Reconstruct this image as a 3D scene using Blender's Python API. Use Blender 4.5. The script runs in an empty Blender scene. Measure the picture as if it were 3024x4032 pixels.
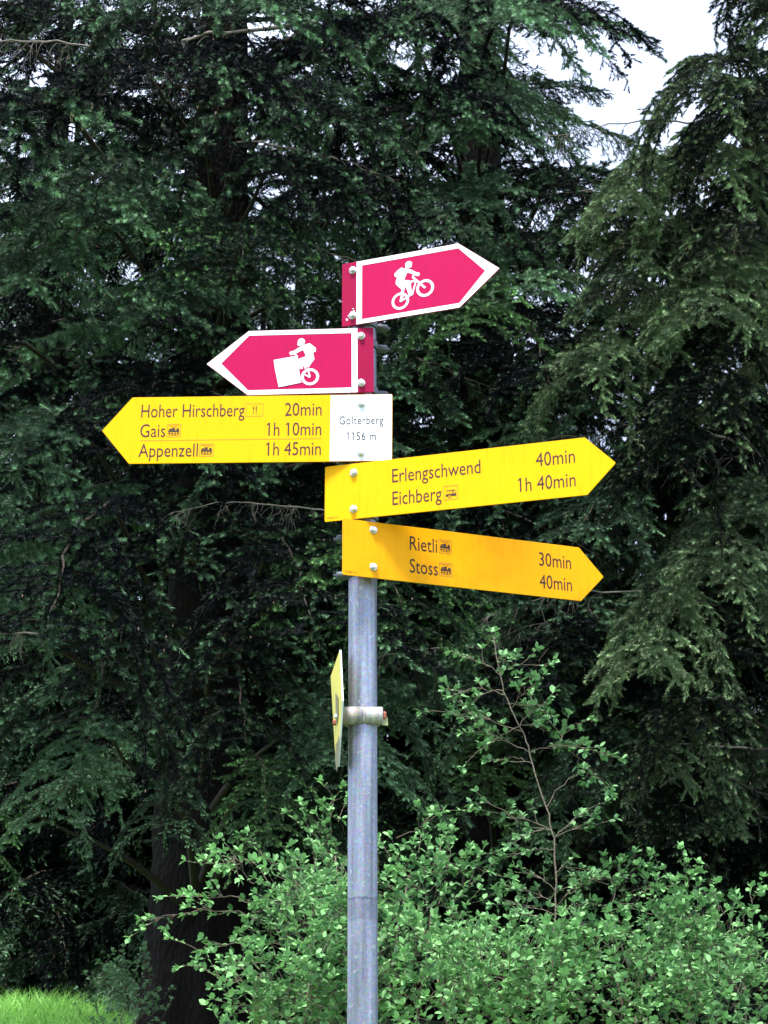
import bpy, math, random
import numpy as np
from mathutils import Vector, Matrix

sc = bpy.context.scene
col = sc.collection
rng = np.random.default_rng(11)
random.seed(11)
R = math.radians

# ------------------------------------------------------------------ camera
F, PITCH, ROLL, EYE = 6607.0 / 3024.0, R(18.42), R(0.208), 1.6
cam_data = bpy.data.cameras.new('camera')
cam_data.sensor_fit = 'HORIZONTAL'
cam_data.sensor_width = 36.0
cam_data.lens = 36.0 * F
cam_data.clip_start = 0.05
cam_data.clip_end = 2000.0
cam = bpy.data.objects.new('camera', cam_data)
col.objects.link(cam)
cr, sr = math.cos(ROLL), math.sin(ROLL)
cx = Vector((1, 0, 0)); cy = Vector((0, -math.sin(PITCH), math.cos(PITCH)))
rx = cx * cr - cy * sr
ry = cy * cr + cx * sr
rz = rx.cross(ry)
cam.matrix_world = Matrix(((rx.x, ry.x, rz.x, 0), (rx.y, ry.y, rz.y, 0), (rx.z, ry.z, rz.z, EYE), (0, 0, 0, 1)))
sc.camera = cam

# ------------------------------------------------------------------ sky, sun, exposure
SUN_EL, SUN_ROT = R(66), R(205)      # high, behind the camera and a little to the left
world = bpy.data.worlds.new('World')
sc.world = world
world.use_nodes = True
wn = world.node_tree.nodes; wl = world.node_tree.links
wn.clear()
w_out = wn.new('ShaderNodeOutputWorld'); w_bg = wn.new('ShaderNodeBackground')
w_sky = wn.new('ShaderNodeTexSky'); w_sky.sky_type = 'NISHITA'; w_sky.sun_disc = False
w_sky.sun_elevation = SUN_EL; w_sky.sun_rotation = SUN_ROT
w_tc = wn.new('ShaderNodeTexCoord'); w_no = wn.new('ShaderNodeTexNoise')
w_no.inputs['Scale'].default_value = 2.2; w_no.inputs['Detail'].default_value = 6
w_no.inputs['Roughness'].default_value = 0.55
w_ra = wn.new('ShaderNodeValToRGB')
w_ra.color_ramp.elements[0].color = (.30, .30, .30, 1); w_ra.color_ramp.elements[0].position = 0.43; w_ra.color_ramp.elements[1].position = 0.6
w_mx = wn.new('ShaderNodeMixRGB'); w_mx.inputs['Color2'].default_value = (21.0, 24.0, 32.0, 1)
wl.new(w_tc.outputs['Generated'], w_no.inputs['Vector'])
wl.new(w_no.outputs['Fac'], w_ra.inputs['Fac'])
wl.new(w_ra.outputs['Color'], w_mx.inputs['Fac'])
wl.new(w_sky.outputs['Color'], w_mx.inputs['Color1'])
wl.new(w_mx.outputs['Color'], w_bg.inputs['Color'])
w_bg.inputs['Strength'].default_value = 0.050
wl.new(w_bg.outputs['Background'], w_out.inputs['Surface'])

sun_data = bpy.data.lights.new('sun', 'SUN')
sun_data.energy = 4.1
sun_data.angle = R(12)
sun_data.color = (1.0, 0.97, 0.92)
sun = bpy.data.objects.new('sun', sun_data)
col.objects.link(sun)
# direction the light comes from: behind the camera (-y), to the left (-x)
sd = Vector((-0.45 * math.cos(SUN_EL), -0.89 * math.cos(SUN_EL), math.sin(SUN_EL)))
sun.rotation_euler = sd.to_track_quat('Z', 'Y').to_euler()
sun.location = (-4, -8, 14)

sc.view_settings.view_transform = 'Standard'
sc.view_settings.look = 'None'
sc.view_settings.gamma = 1.0
sc.view_settings.exposure = 0.98
sc.view_settings.use_curve_mapping = False
sc.render.engine = 'CYCLES'
sc.cycles.max_bounces = 5
sc.cycles.diffuse_bounces = 2
sc.cycles.glossy_bounces = 2
sc.cycles.transmission_bounces = 2


def ray(X, Y):
    """viewing direction (y = 1 m/m) of a point measured in the photograph"""
    a = (X - 1512) / 6607.0; b = (2016 - Y) / 6607.0
    u = a * cr + b * sr; v = -a * sr + b * cr
    return u, math.cos(PITCH) - v * math.sin(PITCH), math.sin(PITCH) + v * math.cos(PITCH)


def at(X, Y, dist):
    """world point at distance `dist` (along y) seen at X, Y of the photograph"""
    d = ray(X, Y); k = dist / d[1]
    return Vector((d[0] * k, dist, EYE + d[2] * k))


def seen_at(p):
    x, y, z = p[0], p[1], p[2] - EYE
    zc = y * math.cos(PITCH) + z * math.sin(PITCH)
    yc = -y * math.sin(PITCH) + z * math.cos(PITCH)
    if zc < 0.1: return (-9999, -9999)
    return 1512 + x / zc * 6607, 2016 - yc / zc * 6607


# ------------------------------------------------------------------ materials
def new_mat(name):
    m = bpy.data.materials.new(name); m.use_nodes = True
    nt = m.node_tree
    return m, nt, nt.nodes, nt.links, nt.nodes['Principled BSDF']


def paint_mat(name, rgb, rough=0.45, dirt_or_light=0.12, dirt_or_light_rgb=(0.2, 0.17, 0.12), scale=14.0):
    m, nt, n, l, b = new_mat(name)
    tc = n.new('ShaderNodeTexCoord'); no = n.new('ShaderNodeTexNoise'); ra = n.new('ShaderNodeValToRGB')
    mx = n.new('ShaderNodeMixRGB'); no.inputs['Scale'].default_value = scale; no.inputs['Detail'].default_value = 8
    no.inputs['Roughness'].default_value = 0.7
    ra.color_ramp.elements[0].position = 0.5; ra.color_ramp.elements[1].position = 0.85
    ra.color_ramp.elements[0].color = (0, 0, 0, 1); ra.color_ramp.elements[1].color = (dirt_or_light, dirt_or_light, dirt_or_light, 1)
    mx.inputs['Color1'].default_value = (*rgb, 1); mx.inputs['Color2'].default_value = (*dirt_or_light_rgb, 1)
    n2 = n.new('ShaderNodeTexNoise'); n2.inputs['Scale'].default_value = 1.0; n2.inputs['Detail'].default_value = 5
    mp = n.new('ShaderNodeMapping'); mp.inputs['Scale'].default_value = (110, 9, 9)      # run-off streaks down the panel
    r2 = n.new('ShaderNodeValToRGB'); r2.color_ramp.elements[0].position = 0.52; r2.color_ramp.elements[1].position = 0.8
    r2.color_ramp.elements[1].color = (.22, .22, .22, 1)
    m2 = n.new('ShaderNodeMixRGB'); m2.inputs['Color2'].default_value = (*[c * .55 for c in dirt_or_light_rgb], 1)
    l.new(tc.outputs['Object'], mp.inputs['Vector']); l.new(mp.outputs['Vector'], n2.inputs['Vector']); l.new(n2.outputs['Fac'], r2.inputs['Fac']); l.new(r2.outputs['Color'], m2.inputs['Fac'])
    l.new(tc.outputs['Object'], no.inputs['Vector']); l.new(no.outputs['Fac'], ra.inputs['Fac'])
    l.new(ra.outputs['Color'], mx.inputs['Fac']); l.new(mx.outputs['Color'], m2.inputs['Color1']); l.new(m2.outputs['Color'], b.inputs['Base Color'])
    b.inputs['Roughness'].default_value = rough; b.inputs['Specular IOR Level'].default_value = 0.12
    return m


def plain_mat(name, rgb, rough=0.6, metal=0.0):
    m, nt, n, l, b = new_mat(name)
    b.inputs['Base Color'].default_value = (*rgb, 1)
    b.inputs['Roughness'].default_value = rough; b.inputs['Metallic'].default_value = metal
    return m


def leaf_mat(name, dark, light, rough=0.55, trans=0.15, noise_scale=0.0, rand=0.35):
    """green from dark to light after the per-leaf attribute `tint`, shifted a little from object to object"""
    m, nt, n, l, b = new_mat(name)
    at_ = n.new('ShaderNodeAttribute'); at_.attribute_name = 'tint'
    oi = n.new('ShaderNodeObjectInfo')
    ad = n.new('ShaderNodeMath'); ad.operation = 'MULTIPLY_ADD'
    ad.inputs[1].default_value = rand; l.new(oi.outputs['Random'], ad.inputs[0]); 
    su = n.new('ShaderNodeMath'); su.operation = 'SUBTRACT'; su.inputs[1].default_value = rand * 0.5
    l.new(at_.outputs['Fac'], su.inputs[0]); l.new(su.outputs[0], ad.inputs[2])
    mx = n.new('ShaderNodeMixRGB'); mx.inputs['Color1'].default_value = (*dark, 1); mx.inputs['Color2'].default_value = (*light, 1)
    mx.use_clamp = True
    cl = n.new('ShaderNodeClamp'); l.new(ad.outputs[0], cl.inputs['Value']); l.new(cl.outputs[0], mx.inputs['Fac'])
    l.new(mx.outputs['Color'], b.inputs['Base Color'])
    b.inputs['Roughness'].default_value = rough
    b.inputs['Specular IOR Level'].default_value = 0.15
    if trans > 0:
        tr = n.new('ShaderNodeBsdfTranslucent'); ms = n.new('ShaderNodeMixShader'); ms.inputs['Fac'].default_value = trans
        l.new(mx.outputs['Color'], tr.inputs['Color']); l.new(b.outputs['BSDF'], ms.inputs[1]); l.new(tr.outputs['BSDF'], ms.inputs[2])
        l.new(ms.outputs['Shader'], n['Material Output'].inputs['Surface'])
    return m


def bark_mat(name, a, b_, scale=6.0, stretch=0.25, bump=0.6):
    m, nt, n, l, b = new_mat(name)
    tc = n.new('ShaderNodeTexCoord'); mp = n.new('ShaderNodeMapping'); mp.inputs['Scale'].default_value = (1, 1, stretch)
    vo = n.new('ShaderNodeTexVoronoi'); vo.inputs['Scale'].default_value = scale * 4
    no = n.new('ShaderNodeTexNoise'); no.inputs['Scale'].default_value = scale; no.inputs['Detail'].default_value = 8
    mx = n.new('ShaderNodeMixRGB'); mx.inputs['Color1'].default_value = (*a, 1); mx.inputs['Color2'].default_value = (*b_, 1)
    bp = n.new('ShaderNodeBump'); bp.inputs['Strength'].default_value = bump; bp.inputs['Distance'].default_value = 0.02
    l.new(tc.outputs['Object'], mp.inputs['Vector']); l.new(mp.outputs['Vector'], vo.inputs['Vector']); l.new(mp.outputs['Vector'], no.inputs['Vector'])
    l.new(no.outputs['Fac'], mx.inputs['Fac']); l.new(mx.outputs['Color'], b.inputs['Base Color'])
    l.new(vo.outputs['Distance'], bp.inputs['Height']); l.new(bp.outputs['Normal'], b.inputs['Normal'])
    b.inputs['Roughness'].default_value = 0.95; b.inputs['Specular IOR Level'].default_value = 0.08
    return m


def zinc_mat(name, base=(0.30, 0.325, 0.41), metal=0.55, rough=0.5, rings=False):
    """weathered hot-dip galvanised steel: spangle, vertical run marks, a few pale specks"""
    m, nt, n, l, b = new_mat(name)
    tc = n.new('ShaderNodeTexCoord')
    vo = n.new('ShaderNodeTexVoronoi'); vo.inputs['Scale'].default_value = 260
    mp = n.new('ShaderNodeMapping'); mp.inputs['Scale'].default_value = (60, 60, 3.0)
    no = n.new('ShaderNodeTexNoise'); no.inputs['Scale'].default_value = 1.0; no.inputs['Detail'].default_value = 5
    n2 = n.new('ShaderNodeTexNoise'); n2.inputs['Scale'].default_value = 90; n2.inputs['Detail'].default_value = 4
    r2 = n.new('ShaderNodeValToRGB'); r2.color_ramp.elements[0].position = 0.62; r2.color_ramp.elements[1].position = 0.72
    l.new(tc.outputs['Object'], vo.inputs['Vector']); l.new(tc.outputs['Object'], mp.inputs['Vector'])
    l.new(mp.outputs['Vector'], no.inputs['Vector']); l.new(tc.outputs['Object'], n2.inputs['Vector']); l.new(n2.outputs['Fac'], r2.inputs['Fac'])
    m1 = n.new('ShaderNodeMixRGB'); m1.inputs['Color1'].default_value = (*[c * 0.5 for c in base], 1); m1.inputs['Color2'].default_value = (*[min(1, c * 1.3) for c in base], 1)
    ra = n.new('ShaderNodeValToRGB'); ra.color_ramp.elements[0].position = 0.35; ra.color_ramp.elements[1].position = 0.68
    l.new(no.outputs['Fac'], ra.inputs['Fac']); l.new(ra.outputs['Color'], m1.inputs['Fac'])
    m2 = n.new('ShaderNodeMixRGB'); m2.blend_type = 'MULTIPLY'; m2.inputs['Fac'].default_value = 0.35
    l.new(m1.outputs['Color'], m2.inputs['Color1']); l.new(vo.outputs['Color'], m2.inputs['Color2'])
    m3 = n.new('ShaderNodeMixRGB'); m3.inputs['Color2'].default_value = (0.85, 0.88, 0.92, 1)
    ml = n.new('ShaderNodeMath'); ml.operation = 'MULTIPLY'; ml.inputs[1].default_value = 0.22
    l.new(r2.outputs['Color'], ml.inputs[0]); l.new(ml.outputs[0], m3.inputs['Fac']); l.new(m2.outputs['Color'], m3.inputs['Color1'])
    last = m3
    if rings:      # the stained band where an old clamp sat
        sx = n.new('ShaderNodeSeparateXYZ'); l.new(tc.outputs['Object'], sx.inputs['Vector'])
        n3 = n.new('ShaderNodeTexNoise'); n3.inputs['Scale'].default_value = 70; l.new(tc.outputs['Object'], n3.inputs['Vector'])
        a3 = n.new('ShaderNodeMath'); a3.operation = 'MULTIPLY_ADD'; a3.inputs[1].default_value = 0.014; l.new(n3.outputs['Fac'], a3.inputs[0]); l.new(sx.outputs['Z'], a3.inputs[2])
        r3 = n.new('ShaderNodeValToRGB')
        e = r3.color_ramp.elements; e[0].position = 0.0; e[0].color = (0, 0, 0, 1); e[1].position = 1.0; e[1].color = (0, 0, 0, 1)
        for p_, v_ in ((0.30, 0), (0.32, 0.35), (0.66, 0.4), (0.69, 1.0), (0.72, 0)):
            q = e.new(p_); q.color = (v_, v_, v_, 1)
        mr = n.new('ShaderNodeMapRange'); mr.inputs['From Min'].default_value = BAND_Z - 0.05; mr.inputs['From Max'].default_value = BAND_Z + 0.06
        l.new(a3.outputs[0], mr.inputs['Value']); l.new(mr.outputs['Result'], r3.inputs['Fac'])
        m4 = n.new('ShaderNodeMixRGB'); m4.blend_type = 'MULTIPLY'; m4.inputs['Color2'].default_value = (0.45, 0.43, 0.45, 1)
        l.new(r3.outputs['Color'], m4.inputs['Fac']); l.new(m3.outputs['Color'], m4.inputs['Color1']); last = m4
    l.new(last.outputs['Color'], b.inputs['Base Color'])
    b.inputs['Metallic'].default_value = metal; b.inputs['Roughness'].default_value = rough
    bp = n.new('ShaderNodeBump'); bp.inputs['Strength'].default_value = 0.25; bp.inputs['Distance'].default_value = 0.001
    l.new(n2.outputs['Fac'], bp.inputs['Height']); l.new(bp.outputs['Normal'], b.inputs['Normal'])
    return m


POLE_X, POLE_Y = -0.0451, 3.3785
BAND_Z = at(1425, 3560, 3.35).z - 0.007

M = {
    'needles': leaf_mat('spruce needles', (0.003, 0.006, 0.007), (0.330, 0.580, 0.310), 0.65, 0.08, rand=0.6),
    'needles_light': leaf_mat('yellowish spruce needles', (0.006, 0.012, 0.009), (0.360, 0.520, 0.260), 0.65, 0.10, rand=0.6),
    'needles_bright': leaf_mat('fresh spruce needles', (0.006, 0.018, 0.010), (0.400, 0.760, 0.270), 0.6, 0.12, rand=0.4),
    'twig': bark_mat('spruce twig bark', (0.035, 0.028, 0.022), (0.085, 0.072, 0.058), 20, 1, 0.2),
    'deadwood': bark_mat('bare dead twig', (0.12, 0.10, 0.085), (0.34, 0.30, 0.25), 20, 1, 0.2),
    'bark': bark_mat('spruce trunk bark', (0.005, 0.004, 0.005), (0.022, 0.018, 0.016), 9, 0.55, 1.0),
    'leaf': leaf_mat('shrub leaves', (0.015, 0.065, 0.025), (0.325, 0.640, 0.240), 0.5, 0.25, rand=0.3),
    'leaf_dim': leaf_mat('sapling leaves with painted shade', (0.012, 0.050, 0.028), (0.240, 0.460, 0.190), 0.5, 0.22),  # darker green, the sapling's shade is put into the leaf colour
    'leaf_grey': leaf_mat('grey green leaves', (0.05, 0.12, 0.05), (0.28, 0.46, 0.24), 0.45, 0.2),
    'stem': bark_mat('shrub stem bark', (0.10, 0.082, 0.060), (0.24, 0.20, 0.155), 25, 1, 0.2),
    'yellow': paint_mat('yellow enamel', (0.95, 0.455, 0.0), 0.5, 0.16, (0.62, 0.22, 0.0)),
    'yellow_light_tone': paint_mat('yellow enamel with painted light tone', (0.95, 0.40, 0.0), 0.45, 0.50, (0.60, 0.15, 0.0), 6),  # orange tone of uneven light on the panel, put into the enamel as noise
    'yellow_pale': paint_mat('faded yellow enamel', (0.62, 0.56, 0.10), 0.4, 0.2),
    'red': paint_mat('magenta red film', (0.46, 0.0020, 0.072), 0.5, 0.12, (0.25, 0.01, 0.05)),
    'red_dark': paint_mat('darker red enamel', (0.33, 0.004, 0.050), 0.42, 0.2, (0.18, 0.01, 0.03)),
    'white': paint_mat('white film', (0.86, 0.86, 0.88), 0.45, 0.05),
    'ink': plain_mat('dark brown print', (0.030, 0.012, 0.007), 0.7),
    'ink_grey': plain_mat('thin grey print', (0.035, 0.025, 0.045), 0.5),
    'alu': plain_mat('bare aluminium edge', (0.55, 0.52, 0.55), 0.4, 0.6),
    'bolt': plain_mat('stainless bolt', (0.72, 0.72, 0.74), 0.28, 0.85),
    'rust': plain_mat('rusty bolt', (0.30, 0.09, 0.05), 0.7),
    'zinc': zinc_mat('galvanised post', rings=True),
    'zinc_warm': zinc_mat('galvanised clamp', (0.50, 0.47, 0.43), 0.3, 0.6),
    'clampdark': plain_mat('dark clamp steel', (0.10, 0.11, 0.12), 0.45, 0.7),
    'cone': plain_mat('young spruce cone', (0.30, 0.29, 0.14), 0.7),
    'dirtspot': plain_mat('white droppings', (0.75, 0.72, 0.70), 0.8),
    'grass': leaf_mat('meadow grass blades', (0.20, 0.52, 0.08), (0.52, 0.88, 0.26), 0.6, 0.35, rand=0.0),
}
m_, nt_, n_, l_, b_ = new_mat('forest floor and meadow soil')
_no = n_.new('ShaderNodeTexNoise'); _no.inputs['Scale'].default_value = 3.0; _no.inputs['Detail'].default_value = 8
_mx = n_.new('ShaderNodeMixRGB'); _mx.inputs['Color1'].default_value = (0.05, 0.09, 0.025, 1); _mx.inputs['Color2'].default_value = (0.10, 0.17, 0.04, 1)
l_.new(_no.outputs['Fac'], _mx.inputs['Fac']); l_.new(_mx.outputs['Color'], b_.inputs['Base Color']); b_.inputs['Roughness'].default_value = 0.95
M['ground'] = m_


# ------------------------------------------------------------------ object helpers
def tag(o, label=None, cat=None, group=None, kind=None):
    if label: o['label'] = label
    if cat: o['category'] = cat
    if group: o['group'] = group
    if kind: o['kind'] = kind
    return o


def empty(name, loc, rot=None):
    o = bpy.data.objects.new(name, None); col.objects.link(o); o.location = loc
    if rot is not None: o.rotation_euler = rot
    o.empty_display_size = 0.1
    return o


def link_mesh(name, me, parent=None, mat=None):
    o = bpy.data.objects.new(name, me); col.objects.link(o)
    if mat is not None and not me.materials: me.materials.append(mat)
    if parent is not None: o.parent = parent
    return o


def tri_mesh(name, V, T, mats, mat_idx=None, tint=None, smooth=None):
    """V (n,3), T (m,3) -> mesh, quick for large counts"""
    me = bpy.data.meshes.new(name)
    V = np.asarray(V, np.float32); T = np.asarray(T, np.int32)
    me.vertices.add(len(V)); me.vertices.foreach_set('co', V.ravel())
    me.loops.add(len(T) * 3); me.loops.foreach_set('vertex_index', T.ravel())
    me.polygons.add(len(T)); me.polygons.foreach_set('loop_start', np.arange(0, len(T) * 3, 3, dtype=np.int32))
    for m in mats: me.materials.append(m)
    if mat_idx is not None: me.polygons.foreach_set('material_index', np.asarray(mat_idx, np.int32))
    if smooth is not None: me.polygons.foreach_set('use_smooth', np.asarray(smooth, bool))
    if tint is not None:
        a = me.attributes.new('tint', 'FLOAT', 'POINT'); a.data.foreach_set('value', np.asarray(tint, np.float32))
    me.update(calc_edges=True)
    return me


class Soup:
    """collects triangles of several materials"""
    def __init__(self): self.V = []; self.T = []; self.I = []; self.C = []; self.S = []; self.n = 0
    def add(self, V, T, mi=0, tint=0.5, smooth=False):
        V = np.asarray(V, float).reshape(-1, 3); T = np.asarray(T, int).reshape(-1, 3)
        self.V.append(V); self.T.append(T + self.n); self.I.append(np.full(len(T), mi)); self.S.append(np.full(len(T), smooth))
        self.C.append(np.full(len(V), tint) if np.isscalar(tint) else np.asarray(tint)); self.n += len(V)
    def tube(self, P, rad, sides=4, mi=0, tint=0.5, cap=True):
        P = np.asarray(P, float); k = len(P); rad = np.broadcast_to(rad, k) if np.ndim(rad) else np.full(k, rad)
        d = np.gradient(P, axis=0); d /= np.linalg.norm(d, axis=1)[:, None] + 1e-9
        up = np.where(np.abs(d[:, 2:3]) > 0.9, np.array([[1., 0, 0]]), np.array([[0, 0, 1.]]))
        if np.abs(d[:, 2]).mean() > 0.6: up = np.tile([1., 0, 0], (k, 1))
        a = np.cross(d, up); a /= np.linalg.norm(a, axis=1)[:, None] + 1e-9; b = np.cross(d, a)
        th = np.arange(sides) * 2 * math.pi / sides
        V = P[:, None] + rad[:, None, None] * (np.cos(th)[None, :, None] * a[:, None] + np.sin(th)[None, :, None] * b[:, None])
        V = V.reshape(-1, 3); T = []
        i = np.arange(k - 1)[:, None] * sides; j = np.arange(sides)[None]; j2 = (j + 1) % sides
        A = (i + j).ravel(); B = (i + j2).ravel(); C = (i + sides + j2).ravel(); D_ = (i + sides + j).ravel()
        T = np.concatenate([np.stack([A, B, C], 1), np.stack([A, C, D_], 1)])
        if cap:
            e = (k - 1) * sides
            T = np.concatenate([T, [[e, e + q, e + q + 1] for q in range(1, sides - 1)], [[0, q + 1, q] for q in range(1, sides - 1)]])
        self.add(V, T, mi, tint, True)
    def mesh(self, name, mats):
        return tri_mesh(name, np.concatenate(self.V), np.concatenate(self.T), mats, np.concatenate(self.I), np.concatenate(self.C), np.concatenate(self.S))


def basis(d, spin):
    """(n,3) directions -> (n,3,3) rotation matrices, columns x=d"""
    d = d / (np.linalg.norm(d, axis=1)[:, None] + 1e-9)
    up = np.tile([0., 0, 1.], (len(d), 1)); m = np.abs(d[:, 2]) > 0.97; up[m] = [1., 0, 0]
    y = np.cross(up, d); y /= np.linalg.norm(y, axis=1)[:, None]; z = np.cross(d, y)
    c, s = np.cos(spin)[:, None], np.sin(spin)[:, None]
    return np.stack([d, y * c + z * s, -y * s + z * c], axis=2)


# ------------------------------------------------------------------ spruce boughs
def shoot_template(n, rad, width, seed):
    r = np.random.default_rng(seed)
    s = (np.arange(n) + r.random(n)) / n
    ph = r.random(n) * 2 * math.pi; a = R(58) - s ** 3 * R(30) + r.normal(0, .1, n)
    L = rad / 0.85 * (0.8 + 0.35 * r.random(n)) * (1 - 0.25 * s ** 4)
    base = np.stack([s * 0.094, np.zeros(n), np.zeros(n)], 1)
    d = np.stack([np.cos(a), np.sin(a) * np.cos(ph), np.sin(a) * np.sin(ph)], 1)
    w = np.stack([np.zeros(n), -np.sin(ph), np.cos(ph)], 1) * width * .5
    w = w + r.normal(0, width * .12, (n, 3))
    V = np.stack([base - w, base + w, base + d * L[:, None]], 1).reshape(-1, 3)
    T = np.arange(n * 3).reshape(-1, 3)
    return V, T


SHOOTS = [shoot_template(44, 0.0225, 0.0066, k) for k in range(4)]
SHOOTS_FAR = [shoot_template(12, 0.034, 0.022, 40 + k) for k in range(3)]


def bough(name, L=3.0, rise=0.10, sag=0.55, tip_up=0.25, pend=1.0, step=0.055, l2max=0.62, seed=0, mat='needles',
          far=False, fill=1.0, flat=0.0, tertiary=0.04, bare=0.12, woodr=0.022, axis=None, l2f=None):
    r = np.random.default_rng(seed)
    S = Soup(); t = np.linspace(0, 1, 22)
    wob = np.cumsum(r.normal(0, .012, 22)) * L * 0.5; wob -= wob[0]
    AX = np.stack([L * t * (1 - 0.12 * t), wob, L * (rise * t * 2 - sag * t ** 2 + tip_up * t ** 3)], 1)
    if axis is not None: AX = axis(t) + np.stack([wob * 0, wob, wob * 0], 1)
    S.tube(AX, woodr * (1 - t * .85) * (L / 3), 5, 1)
    pos, dirs, length, tint, thick = [], [], [], [], []
    s = bare
    side = 1
    nst = 0
    while s < 0.995:
        i = s * 21; i0 = int(i); f = i - i0
        p = AX[i0] * (1 - f) + AX[min(i0 + 1, 21)] * f
        tg = AX[min(i0 + 1, 21)] - AX[max(i0 - 1, 0)]; tg /= np.linalg.norm(tg)
        sd_ = np.array([-tg[1], tg[0], 0]) * side if axis is None else np.array([r.normal(.15, .25), side * 1.0, 0]); sd_ /= np.linalg.norm(sd_)
        l2 = l2max * l2f(s) * r.uniform(.35, 1.2) if l2f else l2max * (min(1, (s - bare + .08) * 5)) * ((1 - s) ** .75 * .95 + .14) * r.uniform(.55, 1.15)
        ang = R(58 - 22 * s) + r.normal(0, .12)
        if axis is not None: ang = R(92 - 45 * s) + r.normal(0, .22)
        d = tg * math.cos(ang) + sd_ * math.sin(ang) + np.array([0, 0, r.normal(0.02, .10) + (.35 if axis is not None else 0)])
        d /= np.linalg.norm(d)
        vig = r.choice([.18, .5, .85, 1.25], p=[.30, .25, .25, .20])      # how much fresh growth this side twig carries
        k = max(3, int(l2 / 0.028)); q = p.copy(); Q = [q.copy()]
        n2 = []
        for j in range(k):
            d = d + np.array([0, 0, -pend * 0.085 * (1 - flat)]) + r.normal(0, .035, 3)
            if j > k * .75: d[2] += 0.05
            d /= np.linalg.norm(d); q = q + d * (l2 / k); Q.append(q.copy()); n2.append(d.copy())
        Q = np.array(Q)
        if r.random() < fill:
            S.tube(Q[::2] if len(Q) > 4 else Q, 0.0022, 3, 1, cap=False)
            # shoots along the twig itself
            m = max(1, int(round(l2 / 0.07)))
            for j in range(m):
                a = Q[int(j * (len(Q) - 1) / m)]; b = Q[int((j + 1) * (len(Q) - 1) / m)]
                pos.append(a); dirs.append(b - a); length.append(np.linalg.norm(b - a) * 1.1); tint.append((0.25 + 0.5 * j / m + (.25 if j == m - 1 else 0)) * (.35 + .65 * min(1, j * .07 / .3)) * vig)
            # side shoots
            x = 0.05 if not far else 0.06
            sg = 1
            while x < l2:
                u = x / l2 * (len(Q) - 1); j = min(int(u), len(Q) - 2)
                a = Q[j] + (Q[j + 1] - Q[j]) * (u - j); dd = n2[j]
                sv = np.cross(dd, [0, 0, 1.]) + r.normal(0, .22, 3); sv /= np.linalg.norm(sv) + 1e-6
                an = R(48) + r.normal(0, .15)
                v = dd * math.cos(an) + sv * math.sin(an) * sg
                v[2] -= 0.28 * pend * (1 - flat)
                v /= np.linalg.norm(v)
                l3 = r.uniform(.075, .170) * (1.15 - .50 * x / l2) * (1.4 if far else 1)
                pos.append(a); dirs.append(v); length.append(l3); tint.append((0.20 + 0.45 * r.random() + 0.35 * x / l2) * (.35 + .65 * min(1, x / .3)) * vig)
                if not far and l3 > .065:      # forked shoots, herringbone
                    side_ = np.cross(v, [0, 0, 1.]); side_ /= np.linalg.norm(side_) + 1e-6
                    for g_ in (-1, 1):
                        if r.random() < .5:
                            v2 = v * .8 + side_ * g_ * .75 + r.normal(0, .15, 3) + np.array([0, 0, -.15 * pend])
                            pos.append(a + v * l3 * r.uniform(.3, .6)); dirs.append(v2); length.append(l3 * r.uniform(.5, .75)); tint.append((0.45 + .45 * r.random()) * vig)
                x += (tertiary * 2.5 if not far else 0.07) * r.uniform(.6, 1.4) * .5; sg = -sg
        nst += 1
        s += (step if not far else step * 1.5) / L * r.uniform(.6, 1.4) * .5; side = -side
    # shoots round the outer third of the bough itself
    for s in np.arange(.45, .99, .03 / L):
        i = s * 21; i0 = int(i); p = AX[i0] * (1 - (i - i0)) + AX[min(i0 + 1, 21)] * (i - i0)
        tg = AX[min(i0 + 1, 21)] - AX[i0]; tg /= np.linalg.norm(tg)
        pos.append(p); dirs.append(tg + r.normal(0, .35, 3)); length.append(.06); tint.append(.6)
    pos = np.array(pos); dirs = np.array(dirs); length = np.array(length); tint = np.array(tint)
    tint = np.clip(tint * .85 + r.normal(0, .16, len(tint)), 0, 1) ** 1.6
    B = basis(dirs, r.random(len(pos)) * 6.28)
    tmpl = SHOOTS_FAR if far else SHOOTS
    pick = r.integers(0, len(tmpl), len(pos))
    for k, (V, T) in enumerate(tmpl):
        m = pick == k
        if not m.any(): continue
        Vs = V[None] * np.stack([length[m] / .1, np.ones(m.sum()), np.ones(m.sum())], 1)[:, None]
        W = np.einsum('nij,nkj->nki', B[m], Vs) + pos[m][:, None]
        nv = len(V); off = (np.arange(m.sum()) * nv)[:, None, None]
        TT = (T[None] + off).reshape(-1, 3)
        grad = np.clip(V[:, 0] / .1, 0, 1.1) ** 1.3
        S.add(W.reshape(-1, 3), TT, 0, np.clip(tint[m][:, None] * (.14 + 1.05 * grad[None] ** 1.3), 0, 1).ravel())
    if not far:     # small tan bud scales at some shoot ends
        m = r.random(len(pos)) < .035
        if m.any():
            P = pos[m] + B[m][:, :, 0] * length[m][:, None]
            e = np.array([[0, 0, .007], [.004, 0, -.002], [-.002, .0035, -.002], [-.002, -.0035, -.002], [0, 0, -.011]])
            V = (P[:, None] + e[None] ).reshape(-1, 3); T0 = np.array([[0, 1, 2], [0, 2, 3], [0, 3, 1], [4, 2, 1], [4, 3, 2], [4, 1, 3]])
            S.add(V, (T0[None] + (np.arange(m.sum()) * 5)[:, None, None]).reshape(-1, 3), 2)
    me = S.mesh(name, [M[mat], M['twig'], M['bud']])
    me['len'] = L
    return me


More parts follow.
